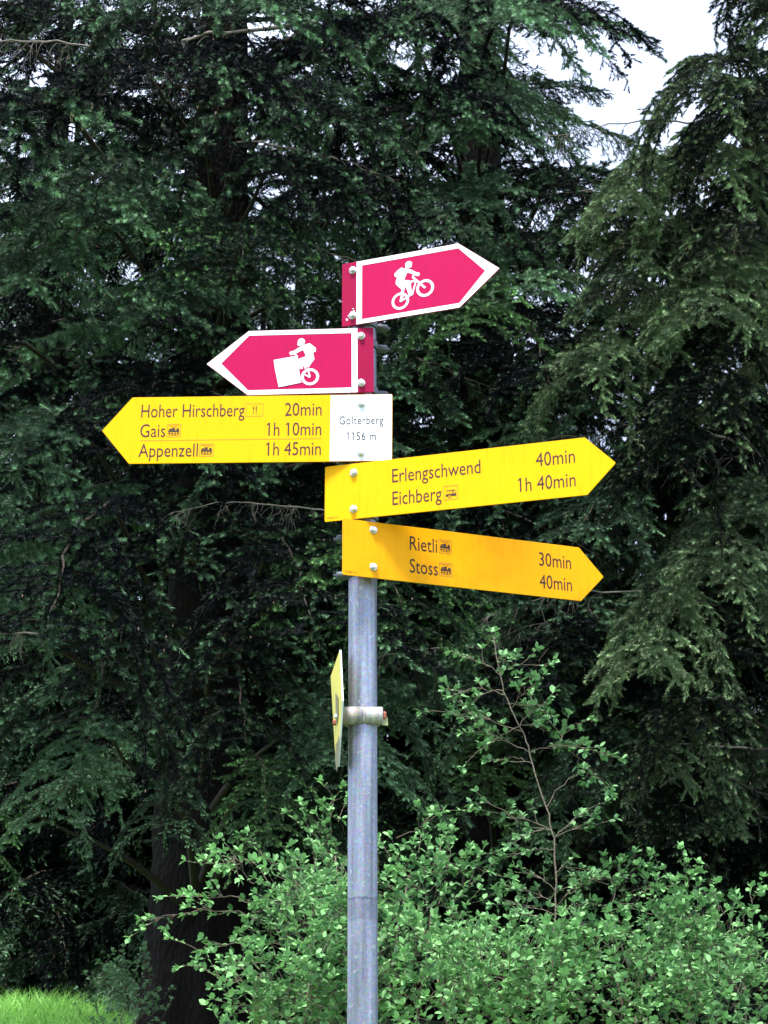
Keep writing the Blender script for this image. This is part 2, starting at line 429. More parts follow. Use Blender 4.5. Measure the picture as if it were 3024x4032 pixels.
def dead_bough(name, L=2.4, seed=0, hang=0.6):
    r = np.random.default_rng(seed); S = Soup(); t = np.linspace(0, 1, 20)
    wob = np.cumsum(r.normal(0, .03, 20)) * .6; wz = np.cumsum(r.normal(0, .02, 20)) * .6
    AX = np.stack([L * t, wob, L * (.12 * t - .25 * t ** 2) + wz], 1)
    S.tube(AX, .016 * (1 - .8 * t), 5, 0)
    for k in range(34):
        i = r.integers(2, 20); p = AX[i]; d = np.array([r.uniform(.1, .7), r.choice([-1, 1]) * r.uniform(.2, .9), -.2]); d /= np.linalg.norm(d)
        n = 9; l = r.uniform(.2, hang); Q = [p.copy()]
        for j in range(n):
            d = d + np.array([0, 0, -.20]) + r.normal(0, .26, 3); d /= np.linalg.norm(d); Q.append(Q[-1] + d * l / n)
        S.tube(Q, .0028 * np.linspace(1, .4, n + 1), 3, 0, cap=False)
        for j in range(r.integers(0, 4)):
            a = Q[r.integers(3, n)]; d2 = d + r.normal(0, .6, 3); d2 /= np.linalg.norm(d2)
            S.tube([a, a + d2 * .06, a + d2 * .12 + np.array([0, 0, -.03])], .0015, 3, 0, cap=False)
    me = S.mesh(name, [M['deadwood']]); me['len'] = L
    return me


M['bud'] = plain_mat('tan bud scales', (0.34, 0.22, 0.15), 0.7)

def casc(t):
    """a bough that reaches out nearly level and then hangs down like a cape"""
    a = np.clip(t / .36, 0, 1); b = np.clip((t - .36) / .64, 0, 1)
    return np.stack([1.9 * a + 1.30 * b ** .9, 0 * t, .20 * a ** 2 - .02 * b - 1.05 * b ** 1.3], 1)


def cl2(s): return min(1.0, .25 + max(0, s - .34) * 2.2) * (1 if s < .8 else 1 - (s - .8) * 3.2) * 1.25


BOUGH = {
    'normal': [bough('bough', 3.0, .10, .90, .36, .50, .11, .80, 100 + k, fill=.95) for k in range(4)],
    'pendulous': [bough('bough_pendulous', 3.0, .12, .85, .26, 1.1, .100, .85, 120 + k, fill=.95) for k in range(3)],
    'light': [bough('bough_light', 2.4, .10, .80, .28, 1.1, .085, .70, 140 + k, 'needles_light', fill=.97) for k in range(3)],
    'young': [bough('bough_young', 1.3, .14, .55, .16, 1.2, .060, .46, 180 + k, 'needles', bare=.06, woodr=.014) for k in range(3)],
    'cascade': [bough('bough_cascade', 3.0, pend=.60, step=.15, l2max=.95, seed=300 + k, mat='needles', fill=.85, bare=.34, woodr=.02, axis=casc, l2f=cl2) for k in range(3)],
    'cascade_fresh': [bough('bough_cascade_fresh', 3.0, pend=.5, step=.15, l2max=.85, seed=310 + k, mat='needles_bright', bare=.34, woodr=.02, axis=casc, l2f=cl2) for k in range(2)],
    'cascade_light': [bough('bough_cascade_light', 3.0, pend=.9, step=.13, l2max=.90, seed=320 + k, mat='needles_light', bare=.34, woodr=.02, axis=casc, l2f=cl2) for k in range(2)],
    'fresh': [bough('bough_fresh', 1.3, .12, .50, .12, .9, .060, .44, 160 + k, 'needles_bright', flat=.2, bare=.06) for k in range(2)],
    'dead': [dead_bough('dead_bough', 2.4, 200 + k) for k in range(3)],
    'far': [bough('bough_far', 2.6, .10, .75, .20, 1.8, .09, .66, 220 + k, far=True) for k in range(3)],
    'far_light': [bough('bough_far_light', 2.6, .10, .75, .20, 1.8, .09, .66, 230 + k, 'needles_light', far=True) for k in range(2)],
}
for k_, v_ in BOUGH.items(): print(k_, [len(m.polygons) for m in v_])


def arc(a, b, bulge, n=9, r=None, jit=.01):
    a = np.array(a, float); b = np.array(b, float); t = np.linspace(0, 1, n)[:, None]
    P = a * (1 - t) + b * t + np.array([0, 0, bulge]) * 4 * t * (1 - t)
    if r is not None: P[1:-1] += r.normal(0, jit, (n - 2, 3))
    return P


def trunk_mesh(name, h, r0, r1, seed, sides=40, rings=110, lean=(0, 0), flare=.35):
    r = np.random.default_rng(seed); z = np.linspace(0, 1, rings) ** 1.3
    th = np.arange(sides) * 2 * math.pi / sides
    rad = r0 * (1 - z) + r1 * z
    rad = rad * (1 + flare * np.exp(-z * h / .35))
    ph = r.random(5) * 6.28
    ridge = 1 + .03 * np.sin(5 * th[None] + ph[0] + z[:, None] * 3) + .025 * np.sin(9 * th[None] + ph[1] - z[:, None] * 6)
    ph2 = np.cumsum(r.normal(0, .25, rings))[:, None]; ridge = ridge + .02 * np.sin(13 * th[None] + ph2) + r.normal(0, .022, (rings, sides))
    X = rad[:, None] * ridge * np.cos(th) + lean[0] * z[:, None] * h; Y = rad[:, None] * ridge * np.sin(th) + lean[1] * z[:, None] * h
    V = np.stack([X, Y, np.repeat(z[:, None] * h, sides, 1)], 2).reshape(-1, 3)
    i = np.arange(rings - 1)[:, None] * sides; j = np.arange(sides)[None]; j2 = (j + 1) % sides
    A = (i + j).ravel(); B = (i + j2).ravel(); C = (i + sides + j2).ravel(); D_ = (i + sides + j).ravel()
    T = np.concatenate([np.stack([A, B, C], 1), np.stack([A, C, D_], 1)])
    return tri_mesh(name, V, T, [M['bark']], smooth=np.ones(len(T)))


# ------------------------------------------------------------------ terrain
def ground_z(x, y):
    s = np.clip((y - 4.0) / 10.0, 0, 1); s = s * s * (3 - 2 * s)
    z = 1.98 * s - 0.010 * np.clip(x + 2, -30, 30) * s
    z = z + 0.04 * np.sin(x * 1.7 + y * .6) * s
    return z


gx = np.concatenate([[-600, -200, -80, -40, -25], np.linspace(-15, 15, 61), [25, 40, 80, 200, 600]])
gy = np.concatenate([[-400, -100, -40, -15], np.linspace(-6, 30, 73), [40, 60, 100, 250, 900]])
GX, GY = np.meshgrid(gx, gy); GZ = ground_z(GX, GY)
V = np.stack([GX, GY, GZ], 2).reshape(-1, 3); nx = len(gx)
i = np.arange(len(gy) - 1)[:, None] * nx + np.arange(nx - 1)[None]; i = i.ravel()
T = np.concatenate([np.stack([i, i + 1, i + nx + 1], 1), np.stack([i, i + nx + 1, i + nx], 1)])
g = link_mesh('ground', tri_mesh('ground', V, T, [M['ground']], smooth=np.ones(len(T))))
tag(g, 'grassy forest edge rising behind the signpost', None, None, 'structure')

# areas of the sky that stay open between the crowns (as seen in the photograph)
GAPS = [[(2700, -200), (2980, -200), (2940, 60), (2840, 180), (2750, 300), (2650, 400), (2600, 520), (2560, 700), (2430, 730), (2470, 560), (2460, 450), (2540, 330), (2660, 250), (2730, 100)]]


def inside(poly, x, y):
    c = False; n = len(poly)
    for i in range(n):
        x1, y1 = poly[i]; x2, y2 = poly[(i + 1) % n]
        if (y1 > y) != (y2 > y) and x < (x2 - x1) * (y - y1) / (y2 - y1) + x1: c = not c
    return c


def blocks_gap(o_mat, L, gaps=GAPS, allow=1):
    hit = 0
    for t in (.3, .45, .6, .75, .9, 1.0):
        for dz in (0, -.25):
            p = o_mat @ Vector((L * t, 0, dz * 1.0 - .25 * t * t * L))
            X, Y = seen_at(p)
            for g_ in gaps:
                if inside(g_, X, Y): hit += 1
    return hit > allow


def spruce(name, label, X, Ypix, dist, height, r0, bl, kinds, nb, z0=0.8, seed=0, group=None, top_len=.25, lean=(0, 0),
           profile=.8, gaps=GAPS, dead=0, front=None, tilt=(-8, 12), allow=1, tmin=0.0):
    """a spruce whose trunk stands at `dist`; bl = bough length at the bottom"""
    r = np.random.default_rng(seed)
    base = at(X, Ypix, dist); gz = float(ground_z(base.x, base.y)) - .1
    root = empty(name, (base.x, base.y, gz)); tag(root, label, 'tree', group)
    link_mesh('trunk', trunk_mesh('trunk', height, r0, .012, seed, lean=lean), root)
    az = r.random() * 6.28
    for k in range(nb + dead):
        is_dead = k >= nb
        s = min(.995, (k // 7 * 7 + r.random() * 1.6) / nb) if not is_dead else r.uniform(.03, .55)
        z = z0 + (height - z0 - .15) * s ** .92
        az += (2 * math.pi / 7 + (.45 if k % 7 == 0 else 0)) + r.normal(0, .2)
        a_ = front + r.normal(0, .9) if front is not None and r.random() < .35 else az
        kind = 'dead' if is_dead else (kinds(s, r) if callable(kinds) else kinds)
        me = BOUGH[kind][r.integers(0, len(BOUGH[kind]))]
        Lw = (bl * (1 - s) ** profile + top_len) * r.uniform(.78, 1.12)
        sc_ = Lw / me['len']
        el = R(r.uniform(*tilt)) + R(30) * s ** 3
        mat = Matrix.Translation((lean[0] * z, lean[1] * z, z)) @ Matrix.Rotation(a_, 4, 'Z') @ Matrix.Rotation(-el, 4, 'Y') @ Matrix.Rotation(r.normal(0, .18), 4, 'X') @ Matrix.Scale(sc_, 4)
        if gaps and blocks_gap(root.matrix_basis @ mat, me['len'], gaps, allow): continue
        o = link_mesh('dead_branch' if is_dead else 'branch', me, root)
        o.matrix_local = mat
    return root


def extra(root, p_tip, z_root, kind, name='branch', seed=0, roll=0.0):
    """one bough of a tree reaching from its trunk to a measured tip point"""
    r = np.random.default_rng(seed)
    me = BOUGH[kind][seed % len(BOUGH[kind])]
    a = Vector((0, 0, z_root)); b = Vector(p_tip) - root.location
    # bring in from the tip if the bough would be too long: it is carried by a limb
    d = b - a; L = d.length
    loc = me['len']
    end = Vector((loc * .88, 0, loc * (.2 - .55 + .3)))
    az = math.atan2(d.y, d.x); el = math.atan2(d.z, math.hypot(d.x, d.y)); el0 = math.atan2(end.z, end.x)
    mat = Matrix.Translation(a) @ Matrix.Rotation(az, 4, 'Z') @ Matrix.Rotation(-(el - el0), 4, 'Y') @ Matrix.Rotation(roll, 4, 'X') @ Matrix.Scale(L / end.length, 4)
    o = link_mesh(name, me, root); o.matrix_local = mat
    return o


mix_main = lambda s, r: 'pendulous' if r.random() < .35 else 'normal'
TREE_A = spruce('spruce_tree', 'old dark spruce whose thick black trunk stands low at the left, behind the leafy shrub', 765, 3950, 11.0, 15.5, .335,
                3.2, mix_main, 130, z0=3.6, seed=3, dead=3)
TREE_B = spruce('spruce_tree', 'tall dark spruce behind the arrow signs, its hanging boughs left of the sky gap', 1960, 3400, 13.0, 17.5, .30,
                2.8, mix_main, 130, z0=1.2, seed=5, dead=0, group='tall spruces at the forest edge', allow=2)
TREE_C = spruce('spruce_tree', 'paler olive green spruce with drooping curtains of twigs on the right of the sky gap', 3480, 3400, 11.5, 14.5, .26,
                3.7, 'light', 240, z0=1.0, seed=7, dead=6, front=-1.9, group='tall spruces at the forest edge', allow=0)
TREE_D = spruce('spruce_tree', 'dark spruce reaching in from the left edge of the view behind the meadow', 40, 3400, 16.5, 16.0, .26,
                3.2, mix_main, 170, z0=.6, seed=9, dead=3, front=-1.2, group='tall spruces at the forest edge')


# bare dead limbs with hanging twigs, seen among the green
for k, (tree_, X, Y, d, L_, turn) in enumerate([(TREE_A, 1250, 90, 9.6, 1.0, 2.9), (TREE_A, 1180, 1330, 9.3, .5, .3), (TREE_B, 1960, 820, 9.9, .5, -.4), (TREE_C, 2700, 2420, 8.9, .42, 3.3), (TREE_A, 1290, 2020, 8.3, .35, 3.6), (TREE_B, 1900, 2560, 8.9, .35, 3.0), (TREE_C, 2960, 2950, 8.8, .4, 3.4), (TREE_A, 930, 560, 9.2, .4, .2), (TREE_C, 2860, 500, 9.3, .5, 3.2), (TREE_A, 500, 200, 8.8, .55, 3.3), (TREE_A, 960, 950, 8.9, .35, .2), (TREE_B, 2150, 960, 9.6, .45, 2.9), (TREE_C, 2560, 2330, 8.6, .4, 3.0), (TREE_A, 620, 1500, 8.6, .35, .5), (TREE_A, 150, 2500, 8.0, .3, 2.9), (TREE_B, 2250, 760, 9.8, .5, .1)]):
    p = at(X, Y, d) - tree_.location
    o = link_mesh('dead_branch', BOUGH['dead'][k % 3], tree_); o.matrix_local = Matrix.Translation(p) @ Matrix.Rotation(turn, 4, 'Z') @ Matrix.Scale(L_, 4)
    S4 = Soup(); S4.tube(arc(np.array([0, 0, p.z + .3]), np.array(p), .06, 8), np.linspace(.028, .016 * L_, 8), 5, 0)
    link_mesh('limb', S4.mesh('limb', [M['twig']]), tree_)
# boughs that arch towards the viewer and hang down like capes; apex at a measured point
def cape(root, X, Y, dist, kind, k, size=1.0, turn=0.0):
    me = BOUGH[kind][k % len(BOUGH[kind])]
    ap = at(X, Y, dist) - root.location
    h = math.hypot(ap.x, ap.y); az = math.atan2(ap.y, ap.x)
    sc_ = size; reach_ = 1.9 * sc_
    # the limb leaves the trunk (or a larger limb) so that its bend lies at the apex
    st = Vector((ap.x - math.cos(az) * reach_, ap.y - math.sin(az) * reach_, ap.z - .2 * sc_))
    if h > reach_:      # the thicker limb between trunk and cape
        S4 = Soup(); a0 = np.array([0, 0, st.z - .12 * h]); b0 = np.array(st)
        S4.tube(arc(a0, b0 + (b0 - a0) * .02, .05, 8), np.linspace(.035, .019 * sc_, 8), 6, 0)
        link_mesh('limb', S4.mesh('limb', [M['twig']]), root)
    if blocks_gap(Matrix.Translation(root.location + st) @ Matrix.Rotation(az + turn, 4, 'Z') @ Matrix.Scale(sc_, 4), 3.2, allow=2): return None
    o = link_mesh('branch', me, root)
    o.matrix_local = Matrix.Translation(st) @ Matrix.Rotation(az + turn, 4, 'Z') @ Matrix.Scale(sc_, 4)
    return o


c, f_, lt = 'cascade', 'cascade_fresh', 'cascade_light'
for k, (X, Y, d, kd, sz) in enumerate([(330, 430, 8.9, c, 1.35), (540, 1990, 8.2, c, 1.0), (920, 900, 8.6, f_, .75), (1120, 2090, 8.6, c, .85), (1330, 2080, 8.7, f_, .8), (280, 1630, 8.8, c, .9), (700, 1480, 9.0, c, .9),
                                       (60, 2350, 8.5, c, .9), (900, 2450, 8.9, c, .8), (800, 250, 9.2, c, 1.0), (1150, 380, 9.2, c, 1.0), (1000, 2980, 8.3, f_, .45), (700, 3080, 8.4, c, .35), (60, 3150, 8.6, f_, .45), (400, 2850, 8.8, c, .6), (1250, 2750, 8.8, c, .6),
                                       (1150, 1500, 9.4, c, 1.0), (1050, 650, 9.4, c, .9), (650, 700, 9.6, c, 1.1), (100, 100, 9.4, c, 1.2), (1250, 3080, 8.6, f_, .4), (760, 1950, 9.3, c, .9), (620, 2420, 9.0, c, .85), (820, 2760, 9.2, c, .55), (900, 30, 9.6, c, 1.1), (520, 900, 9.6, c, 1.0), (380, 2150, 9.2, c, .8), (150, 1350, 9.2, c, 1.0), (950, 1800, 9.6, c, .9)]):
    cape(TREE_A, X, Y, d, kd, k, sz)
for k, (X, Y, d, kd, sz) in enumerate([(1530, 705, 10.2, c, .95), (1850, 1150, 9.6, f_, .6), (2050, 1230, 9.8, c, .95), (1620, 1330, 10.2, c, .9), (2330, 1400, 9.8, c, .8), (1720, 1960, 9.8, c, .8), (2150, 2150, 9.6, c, .8), (1650, 2560, 9.4, c, .8), (1950, 2420, 9.6, c, .8),
                                       (1780, 380, 10.6, c, 1.0), (1450, 150, 10.6, c, 1.1), (2150, 700, 10.6, c, 1.0), (1900, 2900, 9.4, f_, .5), (2350, 1900, 9.7, c, .8), (1700, 3000, 9.3, c, .5), (2050, 60, 10.8, c, 1.0), (1900, 780, 10.4, c, .9), (2250, 2500, 9.8, c, .9), (1900, 60, 10.8, c, 1.1), (1960, 420, 10.6, c, 1.0), (1800, 760, 10.3, c, .9), (1990, 1000, 10.2, c, .9), (2150, 1700, 9.9, c, .8), (1560, 1700, 9.9, c, .8), (1650, 100, 10.8, c, 1.1)]):
    cape(TREE_B, X, Y, d, kd, k, sz)
for k, (X, Y, d, kd, sz) in enumerate([(2700, 620, 9.6, lt, .9), (2620, 1180, 9.3, lt, .8), (2900, 1000, 9.2, lt, .9), (2850, 1500, 9.2, lt, .8), (2650, 1750, 9.2, c, .8), (2430, 2300, 9.2, c, .75), (2750, 2200, 9.0, lt, .8), (2950, 2400, 9.0, lt, .8), (2520, 2750, 9.1, c, .6), (2800, 2980, 8.9, lt, .5),
                                       (2800, 150, 9.8, lt, .9), (2980, 1900, 9.0, lt, .8), (2350, 3050, 9.2, c, .45), (2950, 500, 9.5, lt, .9), (2780, 2700, 9.1, lt, .6), (2930, 250, 9.4, lt, .9), (2980, 750, 9.3, lt, .9), (2960, 1300, 9.2, lt, .9), (2700, 900, 9.5, lt, .9), (3040, 350, 9.3, lt, .9), (3080, 40, 9.6, lt, .8), (3100, -160, 9.6, lt, .8)]):
    cape(TREE_C, X, Y, d, kd, k, sz)


# background trees
bgx = [(-250, 20, 13.5), (150, 17, 11.0), (480, 21, 13.5), (820, 18.5, 11.5), (1150, 22, 14.0), (1480, 18, 10.5), (1800, 21, 9.5), (2100, 18, 8.0), (2420, 21, 7.8), (2700, 18, 7.6), (3050, 20, 9.5), (3350, 17, 9), (350, 15.2, 7.0), (1000, 15.0, 7.4), (1400, 15.6, 7.8), (1750, 15.4, 7.6), (2200, 15.8, 7.2)]
bl_lab = ['beyond the meadow at the far left', 'lit olive green beyond the meadow, left of the trunk', 'seen between the meadow and the black trunk', 'hidden in the gloom right of the black trunk',
          'in the gloom behind the left yellow arrow', 'straight behind the post', 'behind the two right yellow arrows', 'behind the tip of the leafy sapling', 'below the open sky gap',
          'at the foot of the pale right spruce', 'behind the pale right spruce', 'beyond the right edge', 'close behind the meadow edge', 'close behind the black trunk on its right', 'close behind the post, in the gloom', 'behind the upper bolts of the yellow arrows', 'in the gloom behind the sapling']
for k, (X, dist, h) in enumerate(bgx):
    spruce('background_spruce', 'background spruce ' + bl_lab[k], X, 3000, dist, h, .16, 2.4, 'far_light' if k in (0, 1, 2, 10) else 'far', 120, z0=.4, seed=50 + k,
           group='spruces in the background', allow=0)

print('spruces done')


# ------------------------------------------------------------------ leafy shrubs
def leaf_geo():
    w = .36
    V = np.array([[0, 0, 0], [.34, w * .82, .06], [.72, w * .78, .05], [1, 0, -.04], [.72, -w * .78, .05], [.34, -w * .82, .06], [.5, 0, -.03]])
    T = np.array([[0, 6, 1], [1, 6, 2], [2, 6, 3], [3, 6, 4], [4, 6, 5], [5, 6, 0]])
    return V, T


LV, LT = leaf_geo()
LEAF_MESHES = {}


def leaf_mesh(mat, tint):
    key = (mat, round(tint * 4))
    if key not in LEAF_MESHES:
        LEAF_MESHES[key] = tri_mesh('leaf', LV, LT, [M[mat]], tint=np.full(len(LV), round(tint * 4) / 4))
    return LEAF_MESHES[key]


def sprig(r, o, d, L, out, stems, size=.026, n=None, tint=.5):
    """a leafy twig: alternate leaves and an end rosette; appends (pos, dir, size, tint)"""
    n = n or max(4, int(L / .016)); d = d / np.linalg.norm(d); q = np.array(o, float); Q = [q.copy()]
    for j in range(n):
        d = d + r.normal(0, .10, 3) + np.array([0, 0, .015]); d /= np.linalg.norm(d); q = q + d * L / n; Q.append(q.copy())
        if j < n * .15: continue
        sv = np.cross(d, [0, 0, 1.]) + r.normal(0, .35, 3); sv /= np.linalg.norm(sv) + 1e-6
        v = d * .55 + sv * (1 if j % 2 else -1) + np.array([0, 0, .18]) + r.normal(0, .15, 3)
        out.append((q, v, size * r.uniform(.45, 1.2), tint + r.normal(0, .2)))
    for a in range(4):
        th = a * 1.57 + r.random(); sv = np.cross(d, [0, 0, 1.]); sv /= np.linalg.norm(sv) + 1e-6; uv = np.cross(sv, d)
        out.append((q, d * .8 + (sv * math.cos(th) + uv * math.sin(th)) * .75, size * r.uniform(.7, 1.1), tint + .18 + r.normal(0, .12)))
    stems.append((np.array(Q), .0014))


def foliage_object(root, leaves, stems, mat, nparts=300, stem_parts=(), visible_first=True, loc=None):
    P = np.array([l[0] for l in leaves]); Dv = np.array([l[1] for l in leaves]); S_ = np.array([l[2] for l in leaves]); C_ = np.clip([l[3] for l in leaves], 0, 1)
    r = np.random.default_rng(5); B = basis(Dv, r.normal(0, .5, len(P)))
    o = np.array(root.location)
    # nearest ones that stand free in the view come first
    zc = P[:, 1] * math.cos(PITCH) + (P[:, 2] - EYE) * math.sin(PITCH)
    yc = -P[:, 1] * math.sin(PITCH) + (P[:, 2] - EYE) * math.cos(PITCH)
    inview = (yc / zc > -2016 / 6607) & (np.abs(P[:, 0] / zc) < 1512 / 6607)
    score = S_ / zc - (~inview) * 10
    order = np.argsort(-score)
    sel = order[:nparts]; rest = order[nparts:]
    for k in sel:
        me = leaf_mesh(mat, float(C_[k])); ob = link_mesh('leaf', me, root)
        m = np.eye(4); m[:3, :3] = B[k] * S_[k]; m[:3, 3] = P[k] - o
        ob.matrix_local = Matrix(m.tolist())
    if len(rest):
        W = np.einsum('nij,kj->nki', B[rest] * S_[rest][:, None, None], LV) + (P[rest] - o)[:, None]
        T = (LT[None] + (np.arange(len(rest)) * len(LV))[:, None, None]).reshape(-1, 3)
        me = tri_mesh('foliage', W.reshape(-1, 3), T, [M[mat]], tint=np.repeat(C_[rest], len(LV)))
        fo = link_mesh('foliage', me, root); fo['kind'] = 'stuff'
    S2 = Soup()
    for Q, rr in stems: S2.tube(Q - o, np.linspace(rr, rr * .6, len(Q)), 3, 0, cap=False)
    if stems:
        tw = link_mesh('twigs', S2.mesh('twigs', [M['stem']]), root); tw['kind'] = 'stuff'
    for Q, rr in stem_parts:
        S3 = Soup(); Q = np.array(Q); S3.tube(Q - o, np.linspace(rr, rr * .45, len(Q)), 6, 0)
        link_mesh('stem', S3.mesh('stem', [M['stem']]), root)


def shrub(label, blobs, seed, base_dist, mat='leaf', size=.032, group='leafy shrubs at the foot of the spruces', reach=(), nparts=300, tint=.45, dens=1.0):
    """blobs: (X, Y, rx, ry, depth, depth radius, sprigs) in photograph units, widths in pixels"""
    r = np.random.default_rng(seed)
    c = np.mean([np.array(at(b[0], b[1], b[4])) for b in blobs], 0)
    root = empty('leafy_shrub', (c[0], base_dist, float(ground_z(c[0], base_dist)))); tag(root, label, 'shrub', group)
    leaves, stems, mains = [], [], []
    o = np.array(root.location)
    for (X, Y, rx_, ry_, d, rd, n) in blobs:
        cc = np.array(at(X, Y, d)); kx = rx_ / 6607 * d; kz = ry_ / 6607 * d
        mains.append((arc(o + r.normal(0, .06, 3) * [1, 1, 0], cc + [0, 0, -kz * .3], .08, 9, r, .02), .008))
        for k in range(int(n * 1.3 * dens)):
            if k % 6 == 0:
                v0 = r.normal(0, 1, 3); v0 /= np.linalg.norm(v0); v0 *= r.uniform(.25, 1.12) ** .5; t0 = r.normal(0, .10)
            v = v0
            p = cc + v * [kx, rd, kz] + r.normal(0, .045, 3)
            dv = v * [.8, .8, .6] + [0, -.15, .45] + r.normal(0, .35, 3)
            sprig(r, p, dv, r.uniform(.08, .17), leaves, stems, size, tint=tint + t0)
    for (X1, Y1, X2, Y2, d, bulge, n) in reach:      # single arching twigs that stick out
        a = np.array(at(X1, Y1, d + .1)); b = np.array(at(X2, Y2, d)); Q = arc(a, b, bulge, 10, r, .008)
        stems.append((Q, .0026))
        for k in range(n):
            i = int(r.uniform(.25, 1) * 9); dd = Q[min(i + 1, 9)] - Q[max(i - 1, 0)]; dd /= np.linalg.norm(dd)
            sprig(r, Q[i], dd + r.normal(0, .45, 3), r.uniform(.06, .12), leaves, stems, size, tint=tint + .15)
        sprig(r, Q[-1], Q[-1] - Q[-2], .10, leaves, stems, size, tint=tint + .2)
    foliage_object(root, leaves, stems, mat, nparts, mains)
    return root


shrub('bright leafy shrub left of the post, its twigs reaching across the black trunk',
      [(1220, 3570, 160, 130, 6.6, .30, 60), (1220, 3800, 210, 160, 6.4, .35, 90), (1120, 3990, 160, 120, 6.3, .3, 60), (1240, 3520, 110, 120, 6.5, .25, 28), (1250, 3960, 140, 160, 6.3, .3, 50), (1130, 4200, 260, 160, 6.4, .35, 40)],
      31, 6.8, reach=[(1040, 3640, 600, 3630, 6.5, .05, 9), (1000, 3560, 730, 3530, 6.5, .02, 7), (1000, 3480, 830, 3400, 6.6, .02, 7), (960, 3700, 760, 3730, 6.5, -.01, 5), (980, 3860, 790, 3810, 6.4, -.02, 5), (1000, 3400, 900, 3390, 6.5, 0, 4)], tint=.5)
shrub('leafy shrub directly behind the post, with upright shoots left of its lower half',
      [(1320, 3330, 50, 130, 7.0, .2, 10), (1280, 3620, 160, 150, 6.9, .3, 45), (1610, 3420, 110, 90, 7.1, .3, 16), (1700, 3520, 200, 120, 7.0, .3, 60), (1480, 3800, 200, 240, 6.8, .35, 60), (1420, 4150, 260, 150, 6.8, .3, 30)],
      32, 7.2, reach=[(1300, 3300, 1300, 3120, 7.0, 0, 5), (1560, 3300, 1760, 3190, 7.1, 0, 6), (1330, 3450, 1240, 3230, 7.0, 0, 5), (1600, 3450, 1940, 3440, 7.0, .03, 7)], tint=.42)
shrub('wide bright leafy shrub right of the post, under the thin sapling',
      [(1720, 3800, 230, 130, 6.5, .35, 85), (1980, 3820, 240, 110, 6.6, .35, 85), (1650, 3980, 230, 160, 6.3, .35, 75), (2000, 3960, 260, 160, 6.3, .35, 90), (2200, 3850, 200, 130, 6.5, .3, 60), (1900, 4180, 400, 150, 6.4, .35, 60)],
      33, 6.6, tint=.52)
shrub('leafy shrub in the right corner, its shoots standing up at the right edge',
      [(2420, 3790, 200, 110, 6.6, .35, 70), (2700, 3750, 220, 120, 6.6, .35, 85), (2930, 3800, 180, 130, 6.5, .35, 70), (2500, 3950, 260, 150, 6.3, .35, 90), (2850, 3980, 260, 150, 6.3, .35, 90), (2400, 3560, 90, 60, 6.7, .2, 14), (2700, 4180, 400, 150, 6.4, .35, 60)],
      34, 6.7, reach=[(2700, 3600, 2700, 3440, 6.6, 0, 6), (2850, 3600, 2800, 3520, 6.6, 0, 4), (2650, 3600, 2560, 3490, 6.6, 0, 5), (2950, 3620, 2960, 3540, 6.6, 0, 4)], tint=.52)
shrub('small grey green shrub at the edge of the meadow, left of the black trunk',
      [(490, 3960, 90, 80, 10.2, .3, 34), (545, 3880, 50, 60, 10.2, .25, 24), (500, 4050, 80, 60, 10.1, .3, 16)], 35, 10.3, mat='leaf_grey', size=.032, group='low shrubs', nparts=60, tint=.5)

# the thin sapling right of the post
sap = empty('sapling', (at(2170, 3800, 6.4).x, 6.4, float(ground_z(.9, 6.4)))); tag(sap, 'thin sapling with a bare leaning stem and loose leafy side branches, right of the post', 'sapling')
r = np.random.default_rng(77)
sp = [(2175, 3820), (2185, 3600), (2192, 3480), (2180, 3300), (2150, 3180), (2110, 3060), (2085, 2960), (2060, 2880), (2010, 2790), (1985, 2720), (1965, 2640), (1950, 2560), (1945, 2525)]
SP = [np.array(sap.location), np.array(sap.location) + [.03, 0, .5]] + [np.array(at(x, y, 6.4 - .002 * i)) for i, (x, y) in enumerate(sp)]
SP = np.array(SP); fine = []
for i in range(len(SP) - 1):
    for t in np.linspace(0, 1, 4, endpoint=False): fine.append(SP[i] * (1 - t) + SP[i + 1] * t)
fine = np.array(fine + [SP[-1]]); fine[2:-1] += r.normal(0, .0016, (len(fine) - 3, 3))
leaves, stems = [], []
branches = [(2090, 2970, 1880, 2880, 15), (1990, 2920, 1720, 2800, 15), (1900, 2890, 1790, 2730, 10), (2000, 2880, 1860, 2980, 6), (2080, 2960, 2250, 2940, 14), (2200, 2940, 2390, 2970, 12), (2180, 2950, 2270, 2850, 8), (2250, 2960, 2370, 3080, 12), (2150, 3170, 2260, 3050, 3),
            (2010, 2790, 2100, 2700, 11), (2000, 2780, 2130, 2800, 12), (1970, 2660, 1830, 2580, 8), (1960, 2640, 2130, 2620, 8), (1985, 2730, 1890, 2740, 8), (1980, 2740, 1810, 2720, 5), (2090, 3000, 1980, 2990, 4), (1950, 2550, 2010, 2600, 5), (2050, 2860, 2130, 2870, 9), (2050, 2860, 2150, 2760, 9),
            (2110, 3280, 1950, 3200, 7), (2150, 3260, 2050, 3300, 9), (2040, 3240, 1910, 3160, 6), (2190, 3300, 2330, 3180, 10), (2260, 3260, 2370, 3240, 9), (2140, 3330, 2020, 3370, 10), (2190, 3520, 2080, 3440, 7),
            (2190, 3560, 2050, 3500, 12), (2190, 3560, 2320, 3470, 14), (2250, 3520, 2430, 3460, 12), (2190, 3590, 2330, 3560, 12), (2190, 3600, 2000, 3560, 12), (2190, 3450, 2280, 3420, 6), (2185, 3640, 2080, 3600, 8), (2185, 3640, 2330, 3640, 9)]
